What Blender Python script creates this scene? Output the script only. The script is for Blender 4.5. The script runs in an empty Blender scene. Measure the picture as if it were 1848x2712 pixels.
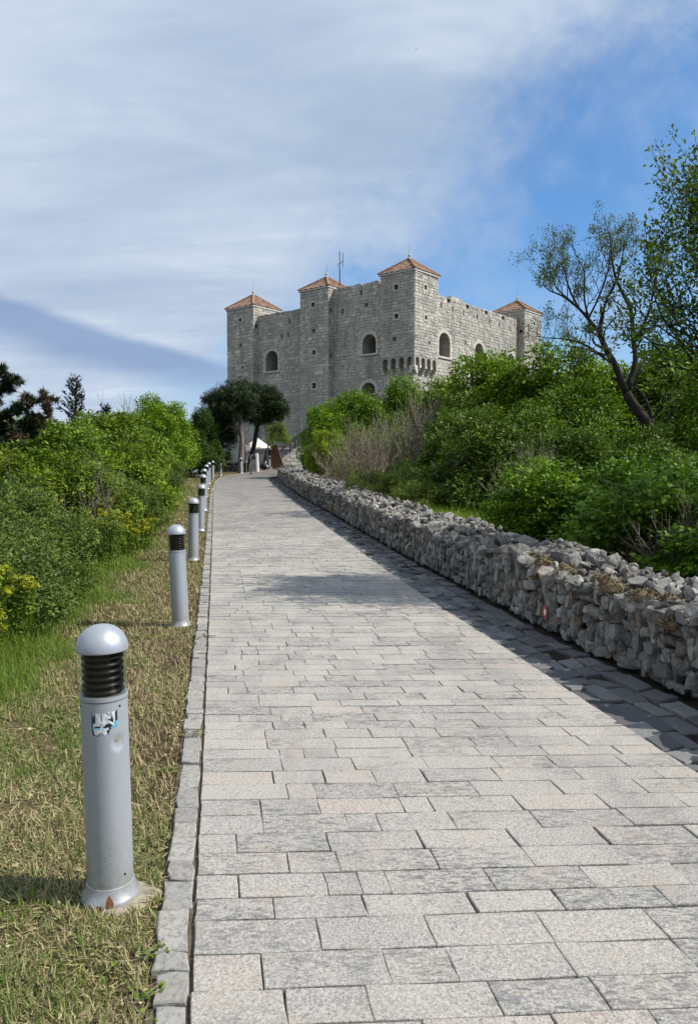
import bpy, bmesh, math, random
import numpy as np
from mathutils import Vector, Matrix

R = math.radians
scene = bpy.context.scene
C = scene.collection

# ------------------------------------------------------------------ camera
CAM_H = 1.56
cam_d = bpy.data.cameras.new('camera')
cam = bpy.data.objects.new('camera', cam_d)
C.objects.link(cam)
cam.location = (0, 0, CAM_H)
cam.rotation_euler = (R(90) - math.atan(99 / 1743), 0, 0)
cam_d.sensor_fit = 'VERTICAL'
cam_d.sensor_height = 36
cam_d.lens = 36 * 1743 / 2324.6
cam_d.clip_start = 0.05
cam_d.clip_end = 8000
scene.camera = cam

# ------------------------------------------------------------------ light, sky, exposure
SUN_EL, SUN_AZ = R(45), R(98)            # azimuth clockwise from +Y
world = bpy.data.worlds.new('World')
scene.world = world
world.use_nodes = True
SKY_STRENGTH = 0.1


def setup_world():
    nt = world.node_tree
    N, L = nt.nodes, nt.links
    N.clear()

    def nd(t, **kw):
        n = N.new(t)
        for k, v in kw.items():
            setattr(n, k, v)
        return n

    def lk(a, b):
        L.new(a, b)

    def math_(op, a, b=None, c=None, clamp=False):
        n = nd('ShaderNodeMath', operation=op, use_clamp=clamp)
        for i, v in enumerate((a, b, c)):
            if v is None:
                continue
            if isinstance(v, (int, float)):
                n.inputs[i].default_value = v
            else:
                lk(v, n.inputs[i])
        return n.outputs[0]

    def smooth(v, a, b):
        n = nd('ShaderNodeMapRange', interpolation_type='SMOOTHSTEP')
        lk(v, n.inputs[0])
        n.inputs[1].default_value, n.inputs[2].default_value = a, b
        return n.outputs[0]

    def dot(v, vec):
        n = nd('ShaderNodeVectorMath', operation='DOT_PRODUCT')
        lk(v, n.inputs[0])
        n.inputs[1].default_value = vec
        return n.outputs['Value']

    def noise(vec, scale, detail, rough=0.5, dist=0.0):
        n = nd('ShaderNodeTexNoise')
        lk(vec, n.inputs['Vector'])
        n.inputs['Scale'].default_value = scale
        n.inputs['Detail'].default_value = detail
        n.inputs['Roughness'].default_value = rough
        n.inputs['Distortion'].default_value = dist
        return n.outputs[0]

    def mixc(f, a, b):
        n = nd('ShaderNodeMix', data_type='RGBA')
        if isinstance(f, (int, float)):
            n.inputs[0].default_value = f
        else:
            lk(f, n.inputs[0])
        for i, v in ((6, a), (7, b)):
            if isinstance(v, tuple):
                n.inputs[i].default_value = (*v, 1)
            else:
                lk(v, n.inputs[i])
        return n.outputs[2]

    tc = nd('ShaderNodeTexCoord').outputs['Generated']
    sep = nd('ShaderNodeSeparateXYZ')
    lk(tc, sep.inputs[0])
    z = math_('ADD', math_('MAXIMUM', sep.outputs[2], 0.0), 0.16)
    comb = nd('ShaderNodeCombineXYZ')
    lk(math_('DIVIDE', sep.outputs[0], z), comb.inputs[0])
    lk(math_('DIVIDE', sep.outputs[1], z), comb.inputs[1])
    pl = comb.outputs[0]
    # streaked coordinates: the high cloud is drawn out towards the upper left
    mp = nd('ShaderNodeMapping')
    lk(pl, mp.inputs[0])
    mp.inputs['Rotation'].default_value = (0, 0, R(38))
    mp.inputs['Scale'].default_value = (0.55, 1.25, 1)
    st = mp.outputs[0]

    sky = nd('ShaderNodeTexSky', sky_type='NISHITA', sun_disc=False)
    sky.sun_elevation = SUN_EL
    sky.sun_rotation = SUN_AZ
    sky.altitude = 60
    sky.air_density = 1.0
    sky.dust_density = 0.6
    sky.ozone_density = 2.5
    k = 1 / SKY_STRENGTH
    blue = sky.outputs[0]

    tintn = nd('ShaderNodeMix', data_type='RGBA', blend_type='MULTIPLY')
    tintn.inputs[0].default_value = 1.0
    lk(blue, tintn.inputs[6])
    tintn.inputs[7].default_value = (0.68, 1.04, 1.30, 1)
    blue = tintn.outputs[2]
    # stretched a little along the horizon so that the puffs lie in layers
    mp2 = nd('ShaderNodeMapping')
    lk(tc, mp2.inputs[0])
    mp2.inputs['Scale'].default_value = (1, 1, 1.25)
    dr = mp2.outputs[0]
    # thin wisps over the blue part
    w = smooth(noise(dr, 3.4, 7, 0.58, 0.4), 0.34, 0.68)
    w = math_('MULTIPLY', w, smooth(noise(dr, 9.0, 5, 0.6, 0.2), 0.2, 0.7))
    blue2 = mixc(math_('MULTIPLY', w, 0.62), blue, (0.37 * k, 0.47 * k, 0.64 * k))
    # main veil of high cloud over the left two thirds
    d1 = math_('MULTIPLY', dot(tc, (0.73365, 0.14334, -0.66424)), -1.0)
    n1 = noise(dr, 5.5, 8, 0.58, 0.3)
    n1b = noise(dr, 19.0, 6, 0.62, 0.4)
    edge = math_('ADD', d1, math_('MULTIPLY', math_('SUBTRACT', n1, 0.5), 0.42))
    edge = math_('ADD', edge, math_('MULTIPLY', math_('SUBTRACT', n1b, 0.5), 0.11))
    m1 = smooth(edge, -0.10, 0.12)
    var = smooth(math_('ADD', math_('MULTIPLY', noise(st, 0.9, 6, 0.55, 0.5), 0.72), math_('MULTIPLY', noise(st, 3.2, 6, 0.6, 0.6), 0.28)), 0.34, 0.66)
    var2 = noise(dr, 8.0, 6, 0.55, 0.2)
    cl = mixc(var, (0.315 * k, 0.41 * k, 0.55 * k), (0.605 * k, 0.675 * k, 0.765 * k))
    cl = mixc(math_('MULTIPLY', smooth(var2, 0.35, 0.7), 0.5), cl, (0.40 * k, 0.475 * k, 0.61 * k))
    # grey-blue lens-shaped bank low on the left
    d2 = dot(tc, (-0.29142, 0.08361, -0.95293))
    d2 = math_('ADD', d2, math_('MULTIPLY', math_('SUBTRACT', noise(dr, 7.0, 6, 0.5), 0.5), 0.022))
    up = smooth(d2, -0.006, 0.012)
    dn = math_('SUBTRACT', 1.0, smooth(d2, 0.030, 0.078))
    near = smooth(dot(tc, (-0.3389, 0.92976, 0.1439)), 0.94, 0.985)
    m2 = math_('MULTIPLY', math_('MULTIPLY', up, dn), near)
    cl = mixc(math_('MULTIPLY', m2, 0.85), cl, (0.205 * k, 0.30 * k, 0.485 * k))
    skyc = mixc(m1, blue2, cl)
    # pale brightening towards the horizon
    hz = math_('SUBTRACT', 1.0, smooth(sep.outputs[2], 0.0, 0.15))
    skyc = mixc(math_('MULTIPLY', hz, 0.55), skyc, (0.49 * k, 0.58 * k, 0.72 * k))
    bg = nd('ShaderNodeBackground')
    bg.inputs['Strength'].default_value = SKY_STRENGTH
    lk(skyc, bg.inputs[0])
    out = nd('ShaderNodeOutputWorld')
    lk(bg.outputs[0], out.inputs[0])


setup_world()

sun_d = bpy.data.lights.new('sun', 'SUN')
sun_d.energy = 5.0
sun_d.angle = R(0.53)
sun_d.color = (1.0, 0.95, 0.87)
sun = bpy.data.objects.new('sun', sun_d)
C.objects.link(sun)
sd = Vector((math.sin(SUN_AZ) * math.cos(SUN_EL), math.cos(SUN_AZ) * math.cos(SUN_EL), math.sin(SUN_EL)))
sun.rotation_euler = sd.to_track_quat('Z', 'Y').to_euler()

scene.view_settings.view_transform = 'Standard'
scene.view_settings.look = 'None'
scene.view_settings.exposure = 0.3
scene.view_settings.gamma = 1.0
scene.view_settings.use_curve_mapping = False
scene.render.engine = 'CYCLES'
scene.cycles.max_bounces = 6
scene.cycles.diffuse_bounces = 3
scene.cycles.transparent_max_bounces = 8
scene.cycles.use_denoising = True

# ------------------------------------------------------------------ object helpers
GROUPS = {}


def thing(name, label, cat, loc=(0, 0, 0), group=None, rz=0.0):
    o = bpy.data.objects.new(name, None)
    o.empty_display_size = 0.2
    C.objects.link(o)
    o.location = loc
    o.rotation_euler = (0, 0, rz)
    o['label'] = label
    o['category'] = cat
    if group:
        o['group'] = group
    return o


def link(name, me, parent=None, kind=None, label=None):
    o = bpy.data.objects.new(name, me)
    C.objects.link(o)
    if parent is not None:
        o.parent = parent
    if kind:
        o['kind'] = kind
    if label:
        o['label'] = label
    return o


class MB:
    """collects vertices, faces and a per-vertex tint, builds one mesh"""

    def __init__(self, origin=(0, 0, 0)):
        self.v, self.f, self.t, self.n = [], [], [], 0
        self.o = np.array(origin, float)

    def add(self, v, faces, tint=0.5):
        v = np.asarray(v, float).reshape(-1, 3)
        for fa in (faces if isinstance(faces, (list, tuple)) and len(faces) and isinstance(faces[0], np.ndarray) else [faces]):
            fa = np.asarray(fa, np.int64)
            self.f.append(fa + self.n)
        self.v.append(v)
        t = np.full(len(v), tint, float) if np.isscalar(tint) else np.asarray(tint, float)
        self.t.append(t)
        self.n += len(v)

    def box(self, lo, hi, tint=0.5):
        x0, y0, z0 = lo
        x1, y1, z1 = hi
        v = [(x0, y0, z0), (x1, y0, z0), (x1, y1, z0), (x0, y1, z0), (x0, y0, z1), (x1, y0, z1), (x1, y1, z1), (x0, y1, z1)]
        self.add(v, BOXF, tint)

    def tube(self, pts, rad, n=6, tint=0.5, cap=True):
        pts = np.asarray(pts, float)
        rad = np.broadcast_to(np.asarray(rad, float), (len(pts),))
        tg = np.gradient(pts, axis=0)
        tg /= np.linalg.norm(tg, axis=1)[:, None] + 1e-9
        ref = np.array([0.0, 0, 1]) if abs(tg[0][2]) < 0.9 else np.array([1.0, 0, 0])
        a = np.cross(tg, ref)
        a /= np.linalg.norm(a, axis=1)[:, None] + 1e-9
        b = np.cross(tg, a)
        th = np.arange(n) * 2 * np.pi / n
        ring = pts[:, None, :] + rad[:, None, None] * (np.cos(th)[None, :, None] * a[:, None, :] + np.sin(th)[None, :, None] * b[:, None, :])
        v = ring.reshape(-1, 3)
        m = len(pts)
        i = np.arange(m - 1)[:, None] * n
        j = np.arange(n)[None, :]
        q = np.stack([i + j, i + (j + 1) % n, i + n + (j + 1) % n, i + n + j], -1).reshape(-1, 4)
        fs = [q]
        if cap:
            fs.append(np.arange(n)[None, :] + (m - 1) * n)
            fs.append(np.arange(n)[None, ::-1].copy())
        self.add(v, fs, tint)

    def lathe(self, prof, n=32, center=(0, 0), tint=0.5, cap_top=False, cap_bot=False):
        prof = np.asarray(prof, float)
        th = np.arange(n) * 2 * np.pi / n
        v = np.stack([prof[:, 0][:, None] * np.cos(th) + center[0], prof[:, 0][:, None] * np.sin(th) + center[1],
                      np.repeat(prof[:, 1][:, None], n, 1)], -1).reshape(-1, 3)
        m = len(prof)
        i = np.arange(m - 1)[:, None] * n
        j = np.arange(n)[None, :]
        q = np.stack([i + j, i + (j + 1) % n, i + n + (j + 1) % n, i + n + j], -1).reshape(-1, 4)
        fs = [q]
        if cap_top:
            fs.append(np.arange(n)[None, :] + (m - 1) * n)
        if cap_bot:
            fs.append(np.arange(n)[None, ::-1].copy())
        self.add(v, fs, tint)

    def mesh(self, name, mat, smooth=False):
        me = bpy.data.meshes.new(name)
        if not self.v:
            return me
        v = np.concatenate(self.v) - self.o
        me.vertices.add(len(v))
        me.vertices.foreach_set('co', v.astype(np.float32).ravel())
        loops = np.concatenate([f.ravel() for f in self.f])
        sizes = np.concatenate([np.full(f.shape[0], f.shape[1]) for f in self.f])
        starts = np.concatenate([[0], np.cumsum(sizes)[:-1]])
        me.loops.add(len(loops))
        me.loops.foreach_set('vertex_index', loops.astype(np.int32))
        me.polygons.add(len(sizes))
        me.polygons.foreach_set('loop_start', starts.astype(np.int32))
        if smooth:
            me.polygons.foreach_set('use_smooth', np.ones(len(sizes), bool))
        me.update(calc_edges=True)
        a = me.attributes.new('tint', 'FLOAT', 'POINT')
        a.data.foreach_set('value', np.concatenate(self.t).astype(np.float32))
        if not smooth:
            me.polygons.foreach_set('use_smooth', np.zeros(len(sizes), bool))
        for m in (mat if isinstance(mat, (list, tuple)) else [mat]):
            me.materials.append(m)
        return me

    def obj(self, name, mat, parent=None, smooth=False, kind=None, label=None):
        return link(name, self.mesh(name, mat, smooth), parent, kind, label)


BOXF = np.array([(0, 3, 2, 1), (4, 5, 6, 7), (0, 1, 5, 4), (1, 2, 6, 5), (2, 3, 7, 6), (3, 0, 4, 7)])


def copy_thing(root, loc, rz=0.0, scale=(1, 1, 1), label=None, color=None):
    r = root.copy()
    C.objects.link(r)
    r.location, r.rotation_euler, r.scale = loc, (0, 0, rz), scale
    if label:
        r['label'] = label
    for ch in list(root.children):
        c = ch.copy()
        C.objects.link(c)
        c.parent = r
        if color is not None:
            c.color = color
        for g in ch.children:
            d = g.copy()
            C.objects.link(d)
            d.parent = c
    return r


# ------------------------------------------------------------------ material helpers
class NT:
    def __init__(self, name, rough=0.8, spec=0.3):
        self.m = bpy.data.materials.new(name)
        self.m.use_nodes = True
        self.t = self.m.node_tree
        self.N, self.L = self.t.nodes, self.t.links
        self.b = self.N['Principled BSDF']
        self.b.inputs['Roughness'].default_value = rough
        self.b.inputs['Specular IOR Level'].default_value = spec
        self._pos = None

    def nd(self, t, **kw):
        n = self.N.new(t)
        for k, v in kw.items():
            setattr(n, k, v)
        return n

    def put(self, v, sock):
        if isinstance(v, (int, float)):
            sock.default_value = v
        elif isinstance(v, tuple):
            sock.default_value = (*v, 1) if len(v) == 3 and sock.type == 'RGBA' else v
        else:
            self.L.new(v, sock)

    @property
    def pos(self):
        if self._pos is None:
            self._pos = self.nd('ShaderNodeNewGeometry').outputs['Position']
        return self._pos

    def obj(self):
        return self.nd('ShaderNodeTexCoord').outputs['Object']

    def tint(self):
        return self.nd('ShaderNodeAttribute', attribute_name='tint').outputs['Fac']

    def rnd(self):
        return self.nd('ShaderNodeObjectInfo').outputs['Random']

    def mapping(self, vec, scale=(1, 1, 1), rot=(0, 0, 0), loc=(0, 0, 0)):
        n = self.nd('ShaderNodeMapping')
        self.put(vec, n.inputs[0])
        n.inputs['Scale'].default_value, n.inputs['Rotation'].default_value, n.inputs['Location'].default_value = scale, rot, loc
        return n.outputs[0]

    def noise(self, vec, scale, detail=4, rough=0.55, dist=0.0):
        n = self.nd('ShaderNodeTexNoise')
        self.put(vec, n.inputs['Vector'])
        n.inputs['Scale'].default_value, n.inputs['Detail'].default_value = scale, detail
        n.inputs['Roughness'].default_value, n.inputs['Distortion'].default_value = rough, dist
        return n.outputs[0]

    def voro(self, vec, scale, feature='F1', out='Distance'):
        n = self.nd('ShaderNodeTexVoronoi', feature=feature)
        self.put(vec, n.inputs['Vector'])
        n.inputs['Scale'].default_value = scale
        return n.outputs[out]

    def math(self, op, a, b=0.0, clamp=False):
        n = self.nd('ShaderNodeMath', operation=op, use_clamp=clamp)
        self.put(a, n.inputs[0])
        self.put(b, n.inputs[1])
        return n.outputs[0]

    def rng(self, v, a, b, c=0.0, d=1.0, smooth=True):
        n = self.nd('ShaderNodeMapRange', interpolation_type='SMOOTHSTEP' if smooth else 'LINEAR')
        self.put(v, n.inputs[0])
        for i, x in enumerate((a, b, c, d)):
            n.inputs[1 + i].default_value = x
        return n.outputs[0]

    def mix(self, f, a, b, mode='MIX'):
        n = self.nd('ShaderNodeMix', data_type='RGBA', blend_type=mode)
        self.put(f, n.inputs[0])
        self.put(a, n.inputs[6])
        self.put(b, n.inputs[7])
        return n.outputs[2]

    def ramp(self, v, stops):
        n = self.nd('ShaderNodeValToRGB')
        self.put(v, n.inputs[0])
        e = n.color_ramp.elements
        while len(e) > 1:
            e.remove(e[-1])
        e[0].position, e[0].color = stops[0][0], (*stops[0][1], 1)
        for p, c in stops[1:]:
            x = e.new(p)
            x.color = (*c, 1)
        return n.outputs[0]

    def bump(self, h, strength=0.5, dist=0.01, prev=None):
        n = self.nd('ShaderNodeBump')
        n.inputs['Strength'].default_value, n.inputs['Distance'].default_value = strength, dist
        self.put(h, n.inputs['Height'])
        if prev is not None:
            self.L.new(prev, n.inputs['Normal'])
        return n.outputs[0]

    def done(self, col=None, normal=None, rough=None):
        if col is not None:
            self.put(col, self.b.inputs['Base Color'])
        if normal is not None:
            self.L.new(normal, self.b.inputs['Normal'])
        if rough is not None:
            self.put(rough, self.b.inputs['Roughness'])
        return self.m


def plain(name, col, rough=0.6, metal=0.0, spec=0.4, var=0.15, scale=8):
    n = NT(name, rough, spec)
    n.b.inputs['Metallic'].default_value = metal
    x = n.noise(n.obj(), scale, 5)
    c = n.mix(n.rng(x, 0.3, 0.7), tuple(a * (1 - var) for a in col), tuple(min(1, a * (1 + var)) for a in col))
    return n.done(c)


def mat_paver():
    n = NT('bush_hammered_limestone', 0.85, 0.25)
    t = n.tint()
    p = n.pos
    fine = n.noise(p, 120, 2, 0.6)
    med = n.noise(p, 70, 3, 0.7)
    big = n.noise(p, 2.0, 5, 0.6)
    base = n.ramp(t, [(0.0, (0.285, 0.265, 0.236)), (0.4, (0.32, 0.296, 0.26)), (0.8, (0.352, 0.322, 0.28)), (0.93, (0.352, 0.314, 0.268)), (1.0, (0.355, 0.30, 0.25))])
    # light and dark tool marks
    c = n.mix(n.rng(fine, 0.36, 0.64), n.mix(0.22, base, (0.13, 0.13, 0.13)), n.mix(0.6, base, (0.54, 0.515, 0.475)))
    c = n.mix(n.rng(med, 0.56, 0.68, 0, 0.6), c, (0.10, 0.10, 0.102))
    # dark lichen veins, in patches and stronger on some stones
    streak = n.noise(n.mapping(p, (16, 48, 16), (0, 0, R(-18))), 1.0, 6, 0.72, 1.2)
    gate = n.rng(n.math('ADD', big, n.math('MULTIPLY', n.math('FRACT', n.math('MULTIPLY', t, 7.31)), 0.30)), 0.56, 0.82, 0.0, 0.85)
    c = n.mix(n.math('MULTIPLY', n.rng(streak, 0.44, 0.62), gate), c, (0.105, 0.108, 0.115))
    wear = n.noise(n.mapping(p, (1.6, 0.5, 1)), 1.0, 6, 0.65, 0.5)
    c = n.mix(n.rng(wear, 0.48, 0.68, 0, 0.4), c, (0.185, 0.18, 0.172))
    warm = n.noise(p, 4.5, 5, 0.65)
    c = n.mix(n.rng(warm, 0.52, 0.72, 0, 0.45), c, (0.42, 0.335, 0.26))
    blot = n.noise(p, 9.0, 4, 0.7)
    c = n.mix(n.rng(blot, 0.68, 0.80, 0, 0.4), c, (0.15, 0.125, 0.09))
    b = n.bump(n.noise(p, 95, 4, 0.75), 0.85, 0.007)
    b = n.bump(n.noise(p, 22, 3, 0.6), 0.3, 0.006, b)
    return n.done(c, b)


def mat_kerb():
    n = NT('split_kerb_limestone', 0.85, 0.25)
    p = n.pos
    t = n.tint()
    base = n.ramp(t, [(0.0, (0.245, 0.23, 0.205)), (0.5, (0.31, 0.297, 0.272)), (1.0, (0.36, 0.337, 0.298))])
    v = n.noise(p, 38, 6, 0.65, 0.8)
    c = n.mix(n.rng(v, 0.42, 0.66, 0, 0.75), base, (0.15, 0.145, 0.137))
    st = n.noise(n.mapping(p, (30, 9, 20)), 1.0, 5, 0.7, 0.8)
    c = n.mix(n.rng(st, 0.58, 0.68, 0, 0.5), c, (0.13, 0.11, 0.09))
    b = n.bump(n.noise(p, 45, 5, 0.65, 0.6), 0.7, 0.008)
    return n.done(c, b)


def mat_gutter():
    n = NT('gutter_limestone', 0.8, 0.3)
    p = n.pos
    base = n.ramp(n.tint(), [(0.0, (0.085, 0.085, 0.09)), (0.55, (0.135, 0.135, 0.14)), (1.0, (0.21, 0.207, 0.20))])
    v = n.noise(p, 26, 6, 0.7, 0.5)
    c = n.mix(n.rng(v, 0.4, 0.72, 0, 0.6), base, (0.09, 0.09, 0.095))
    b = n.bump(n.noise(p, 40, 5, 0.65), 0.6, 0.01)
    return n.done(c, b)


def mat_rock(mode):
    n = NT('karst_rock_' + mode, 0.88, 0.25)
    p = n.pos
    t = n.tint() if mode == 'tint' else n.rnd()
    base = n.ramp(t, [(0.0, (0.115, 0.108, 0.098)), (0.35, (0.185, 0.175, 0.158)), (0.7, (0.28, 0.267, 0.243)), (0.93, (0.40, 0.383, 0.35)), (0.975, (0.30, 0.22, 0.15)), (1.0, (0.25, 0.16, 0.10))])
    a = n.noise(p, 11, 8, 0.72, 0.6)
    c = n.mix(n.rng(a, 0.36, 0.56), n.mix(0.62, base, (0.045, 0.043, 0.04)), base)
    li = n.noise(p, 34, 6, 0.75)
    c = n.mix(n.rng(li, 0.55, 0.66, 0, 0.6), c, (0.45, 0.44, 0.415))
    pit = n.noise(p, 60, 4, 0.7)
    c = n.mix(n.rng(pit, 0.60, 0.70, 0, 0.75), c, (0.03, 0.029, 0.027))
    br = n.noise(p, 4.5, 6, 0.7)
    c = n.mix(n.rng(br, 0.56, 0.70, 0, 0.6), c, (0.19, 0.135, 0.08))
    b = n.bump(n.noise(p, 30, 7, 0.72), 0.9, 0.02)
    b = n.bump(n.noise(p, 9, 4, 0.6, 0.6), 0.6, 0.035, b)
    return n.done(c, b)


def mat_earth(name, a, b_, scale=14):
    n = NT(name, 0.95, 0.1)
    p = n.pos
    v = n.noise(p, scale, 7, 0.7)
    c = n.mix(n.rng(v, 0.3, 0.7), a, b_)
    w = n.noise(p, scale * 8, 3, 0.6)
    c = n.mix(n.rng(w, 0.5, 0.75, 0, 0.5), c, tuple(min(1, x * 1.6 + 0.02) for x in b_))
    return n.done(c, n.bump(w, 0.8, 0.012))


def mat_terrain():
    n = NT('scrub_soil_and_grass', 0.95, 0.1)
    p = n.pos
    v = n.noise(p, 0.9, 6, 0.6)
    c = n.mix(n.rng(v, 0.35, 0.65), (0.055, 0.075, 0.02), (0.10, 0.085, 0.045))
    w = n.noise(p, 35, 4, 0.6)
    c = n.mix(n.rng(w, 0.4, 0.7, 0, 0.6), c, (0.04, 0.07, 0.015))
    return n.done(c, n.bump(w, 0.8, 0.03))


def mat_turf():
    n = NT('mown_verge_soil', 0.95, 0.1)
    p = n.pos
    v = n.noise(p, 2.2, 6, 0.65)
    c = n.mix(n.rng(v, 0.35, 0.65), (0.16, 0.115, 0.062), (0.145, 0.135, 0.058))
    w = n.noise(p, 60, 5, 0.7)
    c = n.mix(n.rng(w, 0.42, 0.7), n.mix(0.5, c, (0.06, 0.04, 0.022)), n.mix(0.5, c, (0.27, 0.22, 0.10)))
    return n.done(c, n.bump(w, 1.0, 0.02))


def mat_castle(name, wall, orange=0.0):
    """mortar-rich masonry of the fortress; wall=True is the plane behind the blocks"""
    n = NT(name, 0.9, 0.15)
    p = n.pos
    if wall:
        a = n.noise(p, 2.2, 7, 0.68)
        c = n.mix(n.rng(a, 0.3, 0.7), (0.275, 0.252, 0.225), (0.405, 0.372, 0.328))
        e = n.noise(p, 9, 5, 0.7)
        c = n.mix(n.rng(e, 0.5, 0.7, 0, 0.5), c, (0.12, 0.115, 0.11))
    else:
        t = n.rnd() if 'single' in name else n.tint()
        c = n.ramp(t, [(0.0, (0.355, 0.325, 0.288)), (0.3, (0.44, 0.402, 0.353)), (0.65, (0.512, 0.468, 0.41)), (0.9, (0.59, 0.542, 0.47)), (1.0, (0.665, 0.61, 0.53))])
        a = n.noise(p, 3.2, 6, 0.7)
        c = n.mix(n.rng(a, 0.42, 0.72, 0, 0.5), c, (0.22, 0.21, 0.19))
    lg = n.noise(p, 0.33, 5, 0.6, 0.4)
    c = n.mix(n.rng(lg, 0.36, 0.62, 0.42, 0.0), c, (0.22, 0.213, 0.20))
    wm = n.noise(p, 0.8, 5, 0.6, 0.2)
    c = n.mix(n.rng(wm, 0.52, 0.72, 0.0, 0.3), c, (0.40, 0.345, 0.265))
    # old water stains, long and vertical, and grey weathering
    s = n.noise(n.mapping(p, (1.3, 1.3, 0.16)), 1.0, 5, 0.6, 0.3)
    c = n.mix(n.rng(s, 0.52, 0.70, 0, 0.6), c, (0.19, 0.182, 0.168))
    if orange:
        o = n.noise(n.mapping(p, (1.1, 1.1, 0.09), (0, 0, 0), (3.7, 1.1, 0)), 1.0, 4, 0.55, 0.2)
        c = n.mix(n.rng(o, 0.60, 0.74, 0, orange), c, (0.36, 0.20, 0.10))
    b = n.bump(n.noise(p, 14, 6, 0.7), 0.7, 0.03)
    return n.done(c, b)


def mat_leaf(name, dark, light, trans=0.22, rough=0.5, spec=0.2):
    n = NT(name, rough, spec)
    oi = n.nd('ShaderNodeObjectInfo')
    c = n.mix(n.tint(), dark, light)
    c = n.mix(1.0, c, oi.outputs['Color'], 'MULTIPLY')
    n.put(c, n.b.inputs['Base Color'])
    tr = n.nd('ShaderNodeBsdfTranslucent')
    n.put(n.mix(1.0, c, (1.25, 1.15, 0.45), 'MULTIPLY'), tr.inputs['Color'])
    mx = n.nd('ShaderNodeMixShader')
    mx.inputs[0].default_value = trans
    n.L.new(n.b.outputs[0], mx.inputs[1])
    n.L.new(tr.outputs[0], mx.inputs[2])
    n.L.new(mx.outputs[0], n.N['Material Output'].inputs[0])
    return n.m


def mat_bark(name, a, b_, scale=18):
    n = NT(name, 0.9, 0.15)
    v = n.noise(n.mapping(n.obj(), (1, 1, 0.3)), scale, 6, 0.7, 0.6)
    c = n.mix(n.rng(v, 0.35, 0.65), a, b_)
    return n.done(c, n.bump(v, 0.9, 0.02))


def mat_tile():
    n = NT('terracotta_barrel_tile', 0.85, 0.2)
    p = n.pos
    t = n.tint()
    c = n.ramp(t, [(0.0, (0.16, 0.082, 0.05)), (0.5, (0.25, 0.14, 0.088)), (1.0, (0.33, 0.225, 0.155))])
    v = n.noise(p, 1.6, 6, 0.65)
    c = n.mix(n.rng(v, 0.5, 0.72, 0, 0.6), c, (0.27, 0.205, 0.165))
    w = n.noise(p, 12, 4, 0.6)
    c = n.mix(n.rng(w, 0.6, 0.75, 0, 0.5), c, (0.14, 0.09, 0.07))
    return n.done(c, n.bump(w, 0.3, 0.02))


def mat_bollard():
    n = NT('silver_powder_coat', 0.42, 0.5)
    n.b.inputs['Metallic'].default_value = 0.45
    p = n.obj()
    z = n.nd('ShaderNodeSeparateXYZ')
    n.put(p, z.inputs[0])
    f = n.noise(p, 900, 2, 0.5)
    c = n.mix(n.rng(f, 0.3, 0.7), (0.35, 0.37, 0.40), (0.41, 0.43, 0.46))
    d = n.noise(n.mapping(p, (6, 6, 1.2)), 1.0, 5, 0.6)
    c = n.mix(n.rng(d, 0.5, 0.75, 0, 0.25), c, (0.31, 0.30, 0.275))
    sc = n.noise(n.mapping(p, (220, 220, 9)), 1.0, 3, 0.6, 0.6)
    c = n.mix(n.rng(sc, 0.70, 0.76, 0, 0.4), c, (0.62, 0.63, 0.65))
    sm = n.noise(n.mapping(p, (14, 14, 5)), 1.0, 6, 0.7, 0.8)
    c = n.mix(n.rng(sm, 0.5, 0.72, 0, 0.28), c, (0.25, 0.25, 0.25))
    # splashed soil and chipped specks, thickest low on the shaft
    sp = n.voro(p, 55)
    rr = n.noise(p, 9, 3, 0.6)
    lim = n.rng(z.outputs[2], 0.05, 0.55, 0.11, 0.035)
    hit = n.math('LESS_THAN', n.math('ADD', sp, n.math('MULTIPLY', n.rng(rr, 0.45, 0.6), 0.12)), n.math('ADD', lim, 0.03))
    c = n.mix(n.math('MULTIPLY', hit, 0.75), c, (0.10, 0.095, 0.085))
    n.put(n.rng(sm, 0.3, 0.7, 0.34, 0.55), n.b.inputs['Roughness'])
    low = n.math('MULTIPLY', n.rng(z.outputs[2], 0.0, 0.32, 0.7, 0.0), n.rng(n.noise(p, 24, 5, 0.7), 0.35, 0.65))
    c = n.mix(low, c, (0.30, 0.28, 0.21))
    return n.done(c)


def mat_clear():
    n = NT('clear_lens')
    tr = n.nd('ShaderNodeBsdfTransparent')
    tr.inputs[0].default_value = (0.97, 0.965, 0.90, 1)
    gl = n.nd('ShaderNodeBsdfGlossy')
    gl.inputs['Roughness'].default_value = 0.03
    lw = n.nd('ShaderNodeLayerWeight')
    lw.inputs[0].default_value = 0.35
    mx = n.nd('ShaderNodeMixShader')
    n.L.new(n.math('ADD', n.math('MULTIPLY', lw.outputs['Fresnel'], 0.5), 0.03), mx.inputs[0])
    n.L.new(tr.outputs[0], mx.inputs[1])
    n.L.new(gl.outputs[0], mx.inputs[2])
    n.L.new(mx.outputs[0], n.N['Material Output'].inputs[0])
    return n.m


M = {}
M['paver'], M['kerb'], M['gutter'] = mat_paver(), mat_kerb(), mat_gutter()
M['rock'], M['rock_one'] = mat_rock('tint'), mat_rock('single')
M['joint'] = mat_earth('joint_soil', (0.06, 0.048, 0.035), (0.15, 0.12, 0.085), 10)
M['core'] = mat_earth('shade_dark_wall_earth', (0.018, 0.015, 0.012), (0.05, 0.04, 0.03), 10)  # earth fill, blackened so the crevices between stones look deeply shaded
M['moss'] = mat_earth('dry_moss', (0.11, 0.085, 0.05), (0.24, 0.19, 0.115), 30)
M['terrain'], M['turf'] = mat_terrain(), mat_turf()
M['cwall'] = mat_castle('fortress_mortar', True)
M['cwall_r'] = mat_castle('fortress_mortar_rust', True, 0.7)
M['cblock'] = mat_castle('fortress_block', False)
M['cblock_r'] = mat_castle('fortress_block_rust', False, 0.6)
M['cblock_one'] = mat_castle('fortress_block_single', False)
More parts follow.
